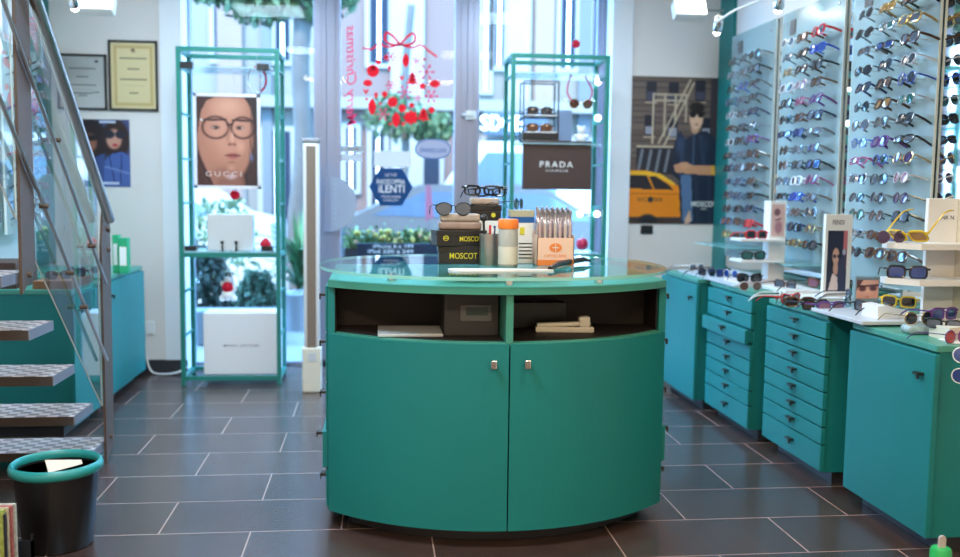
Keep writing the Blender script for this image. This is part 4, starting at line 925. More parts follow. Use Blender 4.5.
# box with two pegs on the middle shelf
a_, c_ = atY(207, 214, 5.9), atY(253, 251, 5.9)
t = thing('display_box', 'grey-white square box with two small black pegs in front', 'display box', ((a_.x+c_.x)/2, 5.95, .823))
B(t.location).box(a_.x, 5.90, .8235, c_.x, 6.0, a_.z, bev=.003).build('box', M('greige', (.58, .56, .55), .5), t)
for px in (222, 236):
    v = atY(px, 248, 5.87); b = B(t.location); b.lathe([(.014, 0), (.006, .004), (.004, .04), (.010, .045), (.012, .055), (0, .062)], c=(v.x, 5.875, .8235), n=12); b.build('peg', BLACK, t, True)
for px, lb in ((191, 'left'), (267, 'right')):
    v = atY(px, 247, 5.85); tag(B((v.x, 5.86, .8235)).box(v.x-.035, 5.83, .8235, v.x+.035, 5.88, .855, bev=.003).build('black_block', BLACK), f'small black block at the {lb} end of the portrait unit shelf', 'block', 'black blocks on the left unit')
# white box at the bottom
a_, c_ = atY(203, 313, 5.86), atY(279, 374, 5.86)
t = thing('display_box', 'large white box with small lettering at the foot of the left unit', 'display box', ((a_.x+c_.x)/2, 5.95, .058))
B(t.location).box(a_.x, 5.86, .0585, c_.x, 6.08, a_.z, bev=.004).build('box', M('box_white', (.74, .73, .76), .4), t)
B(t.location).text('MARC JACOBS', up_at((a_.x+c_.x)/2+.0, 5.8597, a_.z-.205), .019, width=.215, sp=1.1).build('lettering', M('ink_grey', (.12, .12, .13), .5), t)
# dark sign
a_, c_ = atY(523, 140, 5.84), atY(591, 190, 5.84)
t = thing('brand_sign', 'dark brown rectangular sign with white lettering in the right unit', 'sign', ((a_.x+c_.x)/2, 5.86, c_.z))
B(t.location).box(a_.x, 5.84, c_.z, c_.x, 5.86, a_.z, bev=.002).build('board', M('sign_dark', (.055, .035, .033), .3), t)
xm = (a_.x+c_.x)/2-.005
b = B(t.location); b.text('PRADA', up_at(xm, 5.8397, (a_.z+c_.z)/2+.005), .036, width=.21, sp=1.3); b.build('lettering', WHITE, t); b = B(t.location); b.text('EYEWEAR', up_at(xm+.005, 5.8397, (a_.z+c_.z)/2-.035), .011, width=.14, sp=1.5); b.build('small_lettering', WHITE, t)
b = B(t.location)
for xx in (a_.x+.03, c_.x-.03): b.tube([(xx, 5.85, a_.z), (xx, 5.85, 1.50)], .002, 6)
b.build('hanging_wire', CHROME, t)
# small dark display rack with two pairs
a_, c_ = atY(524, 81, 5.88), atY(558, 131, 5.88); x0, x1, z0, z1 = a_.x, c_.x, 1.5085, a_.z
t = thing('display_rack', 'small black two-tier eyewear rack above the dark sign', 'display rack', ((x0+x1)/2, 5.95, z0))
b = B(t.location)
for x in (x0, x1):
    for y in (5.88, 6.02): b.box(x-.004, y-.004, z0, x+.004, y+.004, z1)
for z in (z1, z0+.165): b.box(x0, 5.876, z-.004, x1, 5.884, z+.004); b.box(x0, 6.016, z-.004, x1, 6.024, z+.004)
b.build('frame', BLACK, t)
B(t.location).box(x0, 5.88, z0, x1, 6.02, z0+.065).build('base', BLACK, t)
for z in (z0+.17, z0+.066): B(t.location).box(x0+.004, 5.885, z, x1-.004, 6.02, z+.006).build('shelf', WHITE, t)
xm = (x0+x1)/2
E_('square', 'brown', 'grey', (xm-.005, 5.90, z0+.177+.022), 0, 0, 'brown sunglasses on the upper tier of the small black rack', 'eyewear in the right unit', sc=1.25)
E_('square', 'tortoise', 'brown', (xm-.005, 5.90, z0+.0725+.022), 0, 0, 'tortoiseshell sunglasses on the lower tier of the small black rack', 'eyewear in the right unit', sc=1.25)
v = atY(581, 104, 5.9)
E_('round', 'gold', 'brown', (v.x, 5.90, v.z), 0, -.3, 'gold round sunglasses hanging on a pink ribbon in the right unit', 'eyewear in the right unit', sc=1.3)
b = B((v.x, 5.9, v.z)); b.tube(spl([(v.x-.05, 5.9, v.z+.01), (v.x-.09, 5.9, v.z+.07), (v.x-.075, 5.9, v.z+.16), (v.x-.06, 5.9, 1.93)]), .005, 6); b.tube(spl([(v.x+.05, 5.9, v.z+.01), (v.x+.07, 5.9, v.z+.08), (v.x+.03, 5.9, v.z+.16), (v.x+.02, 5.9, 1.93)]), .005, 6); tag(b.build('ribbon', REDP, None, True), 'pink ribbon looped down to the round sunglasses', 'ribbon')
v = atY(565, 118, 5.9)
b = B((v.x, 5.93, 1.5085)); b.box(v.x-.05, 5.92, 1.5085, v.x+.05, 5.935, v.z+.05); tag(b.build('photo_card', M('card_blue', (.18, .25, .38), .4)), 'small blue-grey photo card beside the black rack', 'card')
v = atY(582, 118, 5.9)
t = thing('bear_figurine', 'small white bear figurine on the glass shelf of the right unit', 'figurine', (v.x, 5.92, 1.5085))
b = B(t.location); b.sphere((v.x, 5.92, 1.5085+.036), .036, sc=(1, .8, 1)); b.sphere((v.x, 5.915, 1.5085+.085), .026); b.sphere((v.x-.02, 5.92, 1.5085+.108), .009); b.sphere((v.x+.02, 5.92, 1.5085+.108), .009); b.sphere((v.x-.035, 5.91, 1.5085+.05), .012); b.sphere((v.x+.035, 5.91, 1.5085+.05), .012); b.build('figure', WHITE, t, True)
# christmas baubles and santa hats
def bauble(px, py, Y, r, label, m=RED, ztop=None):
    v = atY(px, py, Y); t = thing('bauble', label, 'bauble', (v.x, Y, v.z), group='red christmas baubles')
    B(t.location).sphere(v, r, seg=16).build('ball', m, t, True)
    B(t.location).lathe([(.006, 0), (.006, .01), (0, .012)], c=(v.x, v.y, v.z+r-.002), n=8).build('cap', CHROME, t)
    if ztop: B(t.location).tube([(v.x, Y, v.z+r), (v.x, Y, ztop)], .001, 5).build('thread', WHITE, t)
bauble(576, 44, 6.0, .026, 'red bauble hanging above the right unit against the window', ztop=ZC)
bauble(235, 195, 5.95, .030, 'red bauble hanging just below the portrait sign', ztop=1.915)
bauble(582, 244, 5.9, .040, 'dark red bauble on the lower shelf of the right unit', m=M('crimson', (.45, .01, .06), .3))
v = atY(266, 243, 5.88)
b = B((v.x, 5.90, .8555)); b.lathe([(.034, 0), (.036, .008), (.030, .022), (.02, .035), (0, .05)], c=(v.x, 5.86, .8555), n=14); tag(b.build('santa_hat', RED, None, True), 'small red felt hat on the right black block', 'ornament')
def santa(px, py, Y, label, s=1, ztop=.79):
    v = atY(px, py, Y); t = thing('santa_ornament', label, 'ornament', (v.x, Y, v.z))
    b = B(t.location); b.sphere((v.x, Y, v.z-.04*s), .035*s); b.sphere((v.x-.03*s, Y, v.z-.06*s), .018*s); b.sphere((v.x+.03*s, Y, v.z-.06*s), .018*s); b.sphere((v.x, Y, v.z+.035*s), .022*s); b.sphere((v.x+.03*s, Y, v.z-.01), .018*s); b.sphere((v.x-.025*s, Y, v.z+.02), .016*s); b.build('body', WHITE, t, True)
    B(t.location).sphere((v.x, Y-.012, v.z), .031*s).build('coat', RED, t, True)
    B(t.location).tube([(v.x, Y, v.z+.05*s), (v.x, Y, ztop)], .001, 5).build('thread', WHITE, t)
santa(228, 287, 5.95, 'small white and red santa ornament under the middle shelf', 1.15, .80)
v = atY(257, 80, 5.9); b = B((v.x, 5.9, v.z))
b.tube([(v.x+.055*math.cos(a), 5.9, v.z+.075*math.sin(a)) for a in np.linspace(0, 2*PI, 25)[:-1]], .006, 6, closed=True); b.tube([(v.x, 5.9, v.z+.075), (v.x, 5.9, 1.915+.09)], .001, 5)
tag(b.build('wreath_ring', M('silver_wreath', (.55, .6, .68), .3, noise=.4, nscale=50), None, True), 'silver ring ornament at the upper right of the portrait sign', 'ornament')
b = B((v.x, 5.895, v.z)); b.tube([(v.x+.055*math.cos(a), 5.893, v.z+.075*math.sin(a)) for a in np.linspace(-PI*.35, PI*.6, 14)], .007, 6); tag(b.build('ribbon', RED, None, True), 'red ribbon wound around the silver ring ornament', 'ribbon')
for (px, py, Y, lb) in ((580, 214, 6.1, 'left'), (597, 214, 6.1, 'right'), (598, 82, 6.1, 'top'), (598, 118, 6.1, 'upper right')):
    v = atY(px, py, Y); t = thing('glow_spot', f'small round glowing spot, {lb} in the right shelving unit', 'light', (v.x, Y, v.z), group='glowing spots in the right unit')
    b = B(t.location); b.sphere(v, .019); b.build('bulb', GLOW, t, True)  # small emissive ball, pale blue-white
    B(t.location).tube([v, (v.x, 6.14, v.z), (1.43, 6.14, v.z)], .004, 6).build('stem', CHROME, t)

# ------------------------------------------------------------------ anti-theft pedestal
c = atZ(312, 391, 0); t = thing('security_gate', 'slim cream anti-theft pedestal beside the shop door', 'security pedestal', (-.378, 5.62, 0))
x_, y_ = -.378, 5.62
B(t.location).box(x_-.056, y_-.05, 0, x_+.056, y_+.05, .27, bev=.008).build('base', CREAM, t)
B(t.location).box(x_-.046, y_-.035, .27, x_+.046, y_+.04, 1.475, bev=.014, seg=3).build('column', M('pedestal_cream', (.72, .70, .68), .35), t, True)
B(t.location).box(x_-.026, y_-.042, .12, x_+.026, y_-.034, 1.455, bev=.003).build('strip', M('strip_brown', (.20, .15, .12), .35), t)
B(t.location).box(x_-.05, y_-.04, 1.475, x_+.05, y_+.045, 1.50, bev=.006).build('cap', M('cap_grey', (.3, .3, .33), .4), t)
B(t.location).box(x_-.02, y_-.053, .19, x_+.025, y_-.049, .24).build('badge', GREYL, t)

# ------------------------------------------------------------------ decals on the door glass
YG = YS-.012
def dp(x, y): v = atY(320+x/2.783, y/2.783, YG); return v.x, v.z
K = .00243   # metres per unit of the sketch at the glass
dec = thing('window_decal', 'red cluster of christmas ornaments with a bow on the door glass', 'window decal', (dp(230, 230)[0], YG, dp(230, 350)[1]))
def shape(b, pts): b.prism(pts, YG, YG+.0015, 'Y')
def circ(b, x, y, r, n=16): X, Z = dp(x, y); shape(b, [(X+r*K*math.cos(a), Z+r*K*math.sin(a)) for a in np.linspace(0, 2*PI, n+1)[:-1]])
def lens_(b, x, y, w, h):
    X, Z = dp(x, y); shape(b, [(X+w*K*math.copysign(abs(math.cos(a))**1.6, math.cos(a)), Z+h*K*math.sin(a)) for a in np.linspace(0, 2*PI, 17)[:-1]])
def star(b, x, y, r, n=5, k=.45):
    X, Z = dp(x, y); shape(b, [(X+r*K*(1 if i % 2 == 0 else k)*math.sin(PI*i/n), Z+r*K*(1 if i % 2 == 0 else k)*math.cos(PI*i/n)) for i in range(2*n)])
def tree_(b, x, y, h):
    X, Z = dp(x, y); h *= K
    for (w, a, c2) in ((.30, .5, .1), (.40, .25, -.15), (.5, 0, -.4)): shape(b, [(X, Z+h*a+h*.0), (X-w*h, Z+h*c2), (X+w*h, Z+h*c2)])
    shape(b, [(X-.06*h, Z-.4*h), (X-.06*h, Z-.55*h), (X+.06*h, Z-.55*h), (X+.06*h, Z-.4*h)])
def flake(b, x, y, r):
    X, Z = dp(x, y)
    for i in range(6):
        a = PI/3*i; dx, dz = math.cos(a)*r*K, math.sin(a)*r*K
        b.tube([(X, YG, Z), (X+dx, YG, Z+dz)], .0028, 4)
        for s in (-.5, .5): b.tube([(X+dx*.6, YG, Z+dz*.6), (X+dx*.6+math.cos(a+s)*r*K*.35, YG, Z+dz*.6+math.sin(a+s)*r*K*.35)], .0022, 4)
        circ(b, x+math.cos(a)*r*1.02, y-math.sin(a)*r*1.02, 2.2, 6)
def piece(fn, *a, m=RED, nm='ornament_shape'):
    b = B(dec.location); fn(b, *a); b.build(nm, m, dec)
for a_ in ((147, 197, 17), (202, 284, 14), (229, 301, 11), (180, 262, 8), (255, 293, 7), (311, 306, 9), (162, 173, 7), (168, 288, 4), (290, 165, 4), (232, 345, 5), (196, 345, 4), (130, 276, 4)): piece(circ, *a_)
for a_ in ((239, 168, 10, 19), (145, 297, 11, 23), (212, 333, 11, 21), (320, 233, 15, 11), (133, 231, 13, 10), (193, 190, 4, 9), (156, 265, 5, 9)): piece(lens_, *a_)
for a_ in ((185, 160, 11), (285, 240, 14), (253, 327, 22, 8, .7), (148, 190, 8, 4)): piece(star, *a_)
for a_ in ((257, 218, 38), (288, 318, 38)): piece(tree_, *a_, nm='tree_shape')
def chev(b, x, y):
    X, Z = dp(x, y); shape(b, [(X, Z-.02), (X-.022, Z+.016), (X-.008, Z+.016), (X, Z+.004), (X+.008, Z+.016), (X+.022, Z+.016)])
for a_ in ((227, 217), (128, 255)): piece(chev, *a_)
for a_ in ((296, 200, 22), (236, 256, 19), (175, 318, 17), (310, 268, 18), (198, 158, 13), (268, 170, 11), (197, 237, 12), (272, 272, 10)): piece(flake, *a_, m=REDP, nm='snowflake')
b = B(dec.location)
for s in (-1, 1):
    X0, Z0 = dp(223, 124)
    b.tube(spl([(X0, YG, Z0), (X0+s*.05, YG, Z0+.055), (X0+s*.09, YG, Z0+.075), (X0+s*.10, YG, Z0+.03), (X0+s*.06, YG, Z0+.0), (X0, YG, Z0)]), .0075, 6, flat=.25)
    b.tube(spl([(X0, YG, Z0), (X0+s*.08, YG, Z0-.018), (X0+s*.14, YG, Z0+.0), (X0+s*.19, YG, Z0-.035), (X0+s*.25, YG, Z0-.03 if s < 0 else Z0-.075)]), .006, 6, flat=.25)
X0, Z0 = dp(223, 124); b.tube([(X0-.012, YG, Z0), (X0+.012, YG, Z0)], .010, 8, flat=.3)
b.build('bow', RED, dec)
v = atY(350, 76, YG)
b = B((v.x, YG, v.z-.35)); b.text('Merry Christmas', Matrix.Translation((v.x, YG, v.z)) @ FACE @ Matrix.Rotation(PI/2, 4, 'Z') @ Matrix.Diagonal((1, -1, 1, 1)), .085, width=.66, shear=.3)
tag(b.build('window_lettering', REDP), 'red mirrored Merry Christmas lettering running up the door glass', 'window lettering')
c = atY(391, 187, YG); r = .148
t = thing('hexagon_sticker', 'blue hexagonal sticker with white lettering on the door glass', 'sticker', (c.x, YG, c.z-r))
B(t.location).prism([(c.x+r*math.cos(a), c.z+r*math.sin(a)*.98) for a in np.linspace(0, 2*PI, 7)[:-1]], YG, YG+.0015, 'Y').build('backing', BLUES, t)
b = B(t.location); b.text('RADDOPPIA', up_at(c.x, YG-.0003, c.z+.036), .032, width=.19, bold=.005); b.text('iLENTI', up_at(c.x+.004, YG-.0003, c.z-.012), .052, width=.175, bold=.01); b.text('LE TUE', up_at(c.x, YG-.0003, c.z+.082), .018); b.text('PROMOZIONE', up_at(c.x, YG-.0003, c.z-.066), .015, width=.13, bold=0); b.text('IN NEGOZIO', up_at(c.x, YG-.0003, c.z-.09), .013, width=.10, bold=0); b.build('lettering', PAPER, t)
def plate(name, label, px0, py0, px1, py1, m, text=None, tm=None):
    a_, c_ = atY(px0, py0, YG), atY(px1, py1, YG); t = thing(name, label, 'sticker', ((a_.x+c_.x)/2, YG, c_.z))
    B(t.location).box(a_.x, YG, c_.z, c_.x, YG+.002, a_.z).build('backing', m, t)
    if text: B(t.location).text(text, up_at((a_.x+c_.x)/2, YG-.0004, (a_.z+c_.z)/2), (a_.z-c_.z)*.5).build('lettering', tm, t)
plate('opening_notice', 'blank white notice stuck on the glass above the blue hexagon', 374, 151, 411, 167, M('notice_white', (.70, .72, .76), .5))
plate('door_sign', 'grey strip sign with dark lettering on the left of the door', 341, 146, 364, 152, M('sign_grey', (.42, .43, .46), .5), 'TIRARE', BLACK)
plate('door_notice', 'pale strip notice under the grey strip sign on the door', 341, 154, 362, 161, M('notice_grey', (.55, .57, .62), .5))
c = atY(433, 149, YG); t = thing('oval_sticker', 'pale lilac oval sticker with dark lettering on the door glass', 'sticker', (c.x, YG, c.z-.07))
B(t.location).prism([(c.x+.122*math.copysign(abs(math.cos(a))**.8, math.cos(a)), c.z+.068*math.copysign(abs(math.sin(a))**.8, math.sin(a))) for a in np.linspace(0, 2*PI, 29)[:-1]], YG, YG+.0015, 'Y').build('backing', M('lilac_grey', (.42, .43, .58), .5), t)
B(t.location).tube([(c.x+.12*math.cos(a), YG-.001, c.z+.066*math.sin(a)) for a in np.linspace(0, 2*PI, 29)[:-1]], .003, 5, closed=True).build('border', BLUEV, t)
B(t.location).text('sheeets.com', up_at(c.x, YG-.0004, c.z-.004), .04, width=.18).build('lettering', BLUEV, t)

# ------------------------------------------------------------------ the street outside
PAVE = M('pavement_pale', (.16, .145, .13), .8, noise=.1, nscale=3); ROAD = M('asphalt', (.06, .06, .06), .9, noise=.2, nscale=6)
struct(B().box(-14, 6.52, -.12, 16, 8.9, -.01).build('ground_pavement', PAVE))
struct(B().box(-14, 8.9, -.14, 16, 13.0, -.04).build('ground_road', ROAD))
struct(B().box(-14, 13.0, -.12, 16, 14.2, .0).build('ground_far_pavement', PAVE))
FAC = 14.0
def building(label, xa, xb, col, wins, shop=None, pil=(), h=5.2):
    t = thing('building', label, 'building', ((xa+xb)/2, FAC+1, 0), group='buildings across the street')
    B(t.location).box(xa, FAC, 0, xb, FAC+2.5, h).build('wall', M('render_'+label.split()[0], col, .85, noise=.06, nscale=2), t)
    b = B(t.location); b.box(xa, FAC-.22, 2.36, xb, FAC, 2.52); b.box(xa, FAC-.3, h-.2, xb, FAC, h); b.build('cornice', M('stone_pale', (.10, .09, .08), .8), t)
    for (x0, x1, z1_, cl) in pil: B(t.location).box(x0, FAC-.08, 0, x1, FAC, z1_).build('pilaster', M('pilaster_%d' % int(cl[0]*1000), cl, .85, noise=.1, nscale=3), t)
    for (x0, x1, z0, z1) in wins:
        f = B(t.location).box(x0-.07, FAC-.05, z0-.07, x1+.07, FAC+.01, z1+.07).build('window_frame', M('stone_pale2', (.13, .12, .11), .7), t)
        b = B(t.location); b.box(x0, FAC-.06, z0, x1, FAC-.05, z1); b.build('pane', M('far_glass', (.008, .012, .02), .8, spec=.1), f)
        b = B(t.location); b.box((x0+x1)/2-.02, FAC-.07, z0, (x0+x1)/2+.02, FAC-.055, z1); b.build('glazing_bar', WHITE, f)
    if shop: shop(t)
    return t
def fx(px): return atY(px, 60, FAC).x
def fz(py): return atY(480, py, FAC).z
building('cream plastered building seen through the left window', fx(120), fx(336), (.085, .072, .06), [(fx(276), fx(290), fz(66), fz(-20)), (fx(215), fx(226), fz(66), fz(-20)), (fx(170), fx(184), fz(66), fz(-20)), (fx(205), fx(240), .4, fz(130)), (fx(262), fx(290), .4, fz(135))], pil=((fx(218), fx(243), 5, (.10, .062, .05)), (fx(262), fx(272), 5, (.05, .05, .052)), (fx(296), fx(312), 2.3, (.07, .045, .04))))
building('pinkish brick building behind the christmas decal', fx(336), fx(462), (.075, .042, .034), [(fx(370), fx(388), fz(66), fz(-20)), (fx(346), fx(356), 1.2, fz(130)), (fx(372), fx(384), .3, fz(132)), (fx(405), fx(440), .3, fz(128))], pil=((fx(391), fx(424), 5, (.13, .12, .11)),))
def shop(t):
    B(t.location).box(fx(482), FAC-.30, fz(136), fx(545), FAC-.24, fz(113)).build('shop_sign', M('sign_navy', (.012, .016, .03), .4), t)
    B(t.location).text('SIXIE', up_at(fx(500), FAC-.303, fz(124)), .22, width=.62).build('sign_lettering', WHITE, t)
building('pale tan building seen through the right door', fx(462), fx(760), (.08, .064, .05), [(fx(482), fx(488), fz(90), fz(-20)), (fx(494), fx(503), fz(66), fz(-20)), (fx(560), fx(574), fz(66), fz(-20)), (fx(592), fx(603), fz(70), fz(-20)), (fx(486), fx(530), .3, fz(140)), (fx(545), fx(600), .3, fz(140))], shop, pil=((fx(534), fx(553), 5, (.11, .07, .05)), (fx(506), fx(530), 5, (.13, .12, .115)), (fx(578), fx(590), 5, (.045, .045, .05))))
building('white rendered building far to the left of the street', -10, fx(120), (.8, .8, .8), [])
building('white rendered building far to the right of the street', fx(760), 16, (.8, .8, .8), [])
def tree(label, px, py_base, Y, rtr, crown, seed, n=900, cs=.16):
    rd = random.Random(seed); v = atY(px, 200, Y); t = thing('street_tree', label, 'tree', (v.x, Y, -.01))
    B(t.location).tube(spl([(v.x, Y, -.01), (v.x-.03, Y, .8), (v.x+.04, Y, 1.6), (v.x+.02, Y, 2.4), (v.x+.1, Y, 3.4)]), rtr, 10).build('trunk', M('plane_bark', (.04, .034, .03), .85, noise=.5, nscale=6), t, True)
    b = B(t.location)
    for (cx, cz, r) in crown:
        for _ in range(n):
            a = rd.uniform(0, 2*PI); e = rd.uniform(-1, 1); q = rd.random()**.4*r; s = rd.uniform(.03, .07)
            pc = Vector((cx+q*math.cos(a)*math.sqrt(1-e*e), Y+q*math.sin(a)*math.sqrt(1-e*e)*.8, cz+q*e*.7)); R_ = Euler((rd.uniform(0, 6), rd.uniform(0, 6), rd.uniform(0, 6))).to_matrix()
            b.add([pc+R_ @ Vector(w) for w in ((-s, 0, 0), (0, -s*.6, 0), (s, 0, 0), (0, s*.6, .01))], [(0, 1, 2, 3)])
    b.build('foliage', M('leaf_green', (.022, .045, .010), .7), t)
v1 = atY(270, 0, 9.05)
tree('street tree with mottled trunk beyond the left window', 299, 0, 9.05, .085, [(v1.x-.1, v1.z+.04, .40), (v1.x+.42, v1.z+.10, .42), (v1.x-.50, v1.z+.22, .40), (v1.x+.1, v1.z+.75, .6)], 1)
v2 = atY(398, 118, 11.5)
tree('thin street tree behind the christmas decal', 402, 0, 11.5, .05, [(v2.x, v2.z, .42), (v2.x+.4, v2.z-.1, .3)], 2, 450)
def car(label, xc, yc, col, name, L=3.9, Hh=1.42, flip=1, van=False):
    t = thing('parked_car', label, 'car', (xc, yc, -.04)); f = flip
    if van: prof = [(-2.0, .28), (-2.0, .95), (-1.6, 1.15), (-1.15, 1.85), (2.0, 1.9), (2.05, .28)]
    else: prof = [(-1.95, .28), (-2.0, .62), (-1.9, .78), (-1.05, .90), (-.45, Hh-.06), (-.1, Hh), (.9, Hh-.02), (1.55, .98), (1.92, .9), (1.98, .4), (1.95, .28)]
    pr = [(xc+f*x, z-.04) for x, z in prof]
    pa = M('car_'+name, col, .4, spec=.3)
    B(t.location).prism(pr, yc-.82, yc+.82, 'Y').build('body', pa, t)
    gl = [(-.95, .93), (-.42, Hh-.10), (.85, Hh-.09), (1.4, .98)] if not van else [(-1.45, 1.2), (-1.08, 1.72), (-.2, 1.72), (-.2, 1.2)]
    B(t.location).prism([(xc+f*x, z-.04) for x, z in gl], yc-.825, yc+.825, 'Y').build('side_windows', M('car_glass', (.04, .06, .09), .08), t)
    for wx in (-1.25, 1.25):
        for wy in (-.84, .68):
            b = B(t.location); n = 20
            b.prism([(xc+wx*f+.31*math.cos(2*PI*i/n), .27+.31*math.sin(2*PI*i/n)) for i in range(n)], yc+wy, yc+wy+.16, 'Y'); w = b.build('wheel', M('tyre', (.02, .02, .02), .8), t)
            b = B(t.location); b.prism([(xc+wx*f+.19*math.cos(2*PI*i/n), .27+.19*math.sin(2*PI*i/n)) for i in range(n)], yc+wy-.01, yc+wy+.17, 'Y'); b.build('hubcap', CHROME, w)
    b = B(t.location); b.box(min(xc-f*1.95, xc-f*1.75), yc-.83, .58, max(xc-f*1.95, xc-f*1.75), yc-.5, .68); b.build('headlight', WHITE, t)
car('white parked car beyond the left window', -2.95, 10.2, (.22, .22, .22), 'white')
car('blue-grey parked car behind the flower box', 1.35, 10.6, (.05, .05, .052), 'blue', flip=-1, Hh=1.32)
car('white parked van seen through the door glass', atY(520, 200, 12).x+.6, 12.45, (.3, .3, .3), 'van', van=True)
# flower box with banner
a_, c_ = atY(344, 236, 7.35), atY(446, 250, 7.35)
t = thing('flower_box', 'long planter of yellow-green flowers outside the door', 'planter', ((a_.x+c_.x)/2, 7.35, -.01))
B(t.location).box(a_.x, 7.25, .0-.01, c_.x, 7.5, .76, bev=.01).build('box', M('planter_dark', (.02, .02, .025), .5), t)
b = B(t.location); rd = random.Random(5)
for _ in range(1500):
    s = rd.uniform(.012, .03); pc = Vector((rd.uniform(a_.x, c_.x), rd.uniform(7.22, 7.5), .76+abs(rd.gauss(0, .055)))); R_ = Euler((rd.uniform(0, 6), rd.uniform(0, 6), rd.uniform(0, 6))).to_matrix()
    b.add([pc+R_ @ Vector(w) for w in ((-s, 0, 0), (0, -s*.6, 0), (s, 0, 0), (0, s*.6, .01))], [(0, 1, 2, 3)])
b.build('foliage', M('leaf_light', (.045, .09, .010), .6), t)
for cl, nm, k_ in (((.35, .24, .03), 'yellow', 40), ((.35, .15, .06), 'orange', 16)):
    b = B(t.location)
    for _ in range(k_): b.sphere((rd.uniform(a_.x+.05, c_.x-.1), rd.uniform(7.2, 7.4), .80+rd.uniform(0, .09)), rd.uniform(.012, .022), seg=8)
    o = b.build('blossoms', M('petal_'+nm, cl, .6), t); o['kind'] = 'stuff'
a_, c_ = atY(357, 243, 7.1), atY(437, 253, 7.1)
t = thing('banner_sign', 'low dark blue banner with white lettering in front of the flower box', 'sign', ((a_.x+c_.x)/2, 7.1, -.01))
B(t.location).box(a_.x, 7.08, c_.z-.13, c_.x, 7.10, a_.z, bev=.003).build('board', M('banner_navy', (.006, .012, .03), .5), t)
B(t.location).box(a_.x+.03, 7.085, -.01, a_.x+.05, 7.10, c_.z-.1).box(c_.x-.05, 7.085, -.01, c_.x-.03, 7.10, c_.z-.1).build('legs', BLACK, t)
b = B(t.location); xm = (a_.x+c_.x)/2; b.text('iPhone 6 a 199', up_at(xm-.03, 7.079, a_.z-.022), .024, width=.30); b.text('iPad 320 a 249', up_at(xm-.05, 7.079, a_.z-.060), .026, width=.34); b.build('lettering', PAPER, t)
# spiky plant, shrubs, low planter behind the left window
v = atY(300, 300, 8.2); t = thing('potted_palm', 'spiky green palm in a pot outside the left window', 'plant', (v.x, 8.2, -.01))
B(t.location).lathe([(.14, 0), (.19, .3), (.20, .32), (.17, .32), (.16, .28), (0, .28)], c=(v.x, 8.2, -.01), n=20).build('pot', M('pot_grey', (.35, .35, .4), .7), t, True)
b = B(t.location); rd = random.Random(9)
for i in range(46):
    a = rd.uniform(0, 2*PI); l = rd.uniform(.4, .72); el = rd.uniform(.2, 1.45); w = .022; base = Vector((v.x, 8.2, .30+rd.uniform(0, .35)))
    d = Vector((math.cos(a)*math.cos(el), math.sin(a)*math.cos(el), math.sin(el))); sd = d.cross(Vector((0, 0, 1))).normalized()*w
    pts = [base+d*(l*k_/4)-Vector((0, 0, .22*(k_/4)**2*l*math.cos(el)*2)) for k_ in range(5)]
    vs = []; 
    for k_, q in enumerate(pts): ww = (1, 1.2, 1, .7, .05)[k_]; vs += [q-sd*ww, q+Vector((0, 0, .008)), q+sd*ww]
    fs = []
    for k_ in range(4):
        for j in range(2): fs.append((k_*3+j, k_*3+j+1, k_*3+j+4, k_*3+j+3))
    b.add(vs, fs)
b.build('fronds', M('palm_green', (.02, .08, .025), .6), t)
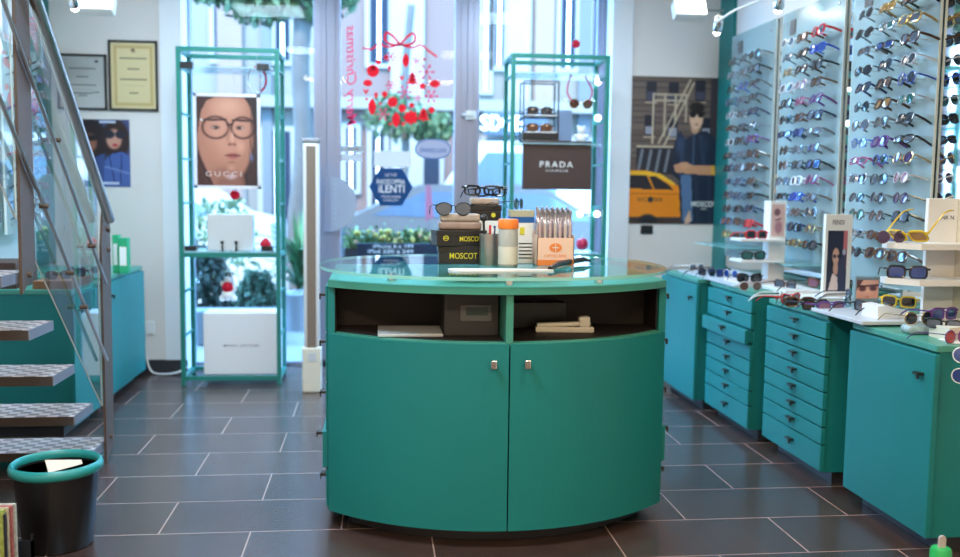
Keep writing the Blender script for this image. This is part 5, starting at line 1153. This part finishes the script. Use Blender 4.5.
def shrub(label, px, Y, w, h, col, nm, n=900):
    v = atY(px, 280, Y); t = thing('shrub', label, 'shrub', (v.x, Y, -.01), group='shrubs outside the left window'); rd = random.Random(px)
    b = B(t.location)
    for _ in range(n):
        s = rd.uniform(.02, .045); a = rd.uniform(0, 2*PI); q = rd.random()**.5; e = rd.random(); pc = Vector((v.x+w*q*math.cos(a)*math.sqrt(1-e*e*.8), Y+w*.6*q*math.sin(a), .1+h*e)); R_ = Euler((rd.uniform(0, 6), rd.uniform(0, 6), rd.uniform(0, 6))).to_matrix()
        b.add([pc+R_ @ Vector(u) for u in ((-s, 0, 0), (0, -s*.6, 0), (s, 0, 0), (0, s*.6, .01))], [(0, 1, 2, 3)])
    b.build('foliage', M(nm, col, .7), t); B(t.location).tube([(v.x, Y, -.01), (v.x, Y, h*.6)], .02, 6).build('stem', MATS['plane_bark'], t)
shrub('dark shrub low behind the santa ornament', 206, 7.85, .22, .62, (.012, .022, .015), 'leaf_dark')
shrub('low green shrub behind the white display box', 258, 7.75, .18, .42, (.025, .06, .035), 'leaf_mid')
shrub('pale green shrub above the grey-white box', 222, 8.4, .42, 1.0, (.045, .085, .04), 'leaf_pale', 700)
t = thing('stone_planter', 'long grey stone planter below the shrubs outside', 'planter', (-1.1, 7.5, -.01))
B(t.location).box(-1.9, 7.35, -.01, -.72, 7.6, .26, bev=.01).build('trough', M('stone_grey', (.10, .10, .11), .8, noise=.15), t)
v = atY(428, 205, 9.3)
t = thing('traffic_flag', 'small pink flag on a thin pole out in the street', 'flag', (v.x, 9.2, -.14))
B(t.location).tube([(v.x, 9.2, -.04), (v.x, 9.2, v.z+.2)], .006, 6).build('pole', DARK, t)
B(t.location).prism([(v.x-.03, v.z+.18), (v.x+.02, v.z+.2), (v.x+.05, v.z-.12), (v.x-.03, v.z-.16)], 9.195, 9.205, 'Y').build('cloth', M('flag_pink', (.07, .010, .028), .7), t)

# ------------------------------------------------------------------ light
w = bpy.data.worlds.new('world'); SC.world = w; w.use_nodes = True; bg = w.node_tree.nodes['Background']
bg.inputs['Color'].default_value = (.22, .54, 1, 1); bg.inputs['Strength'].default_value = 16
s = bpy.data.lights.new('sun', 'SUN'); s.energy = 10; s.angle = .03; s.color = (1, .90, .80)
so = bpy.data.objects.new('sun', s); COL.objects.link(so); so.rotation_euler = (math.radians(38), 0, math.radians(-22))
SC.view_settings.view_transform = 'Standard'; SC.view_settings.look = 'None'; SC.view_settings.gamma = 1; SC.view_settings.exposure = 0.68
SC.view_settings.use_curve_mapping = False
SC.cycles.use_denoising = True
try: SC.cycles.denoiser = 'OPENIMAGEDENOISE'
except Exception: pass
SC.cycles.max_bounces = 10; SC.cycles.transparent_max_bounces = 24; SC.cycles.caustics_reflective = False; SC.cycles.caustics_refractive = False
SC.cycles.sample_clamp_indirect = 6
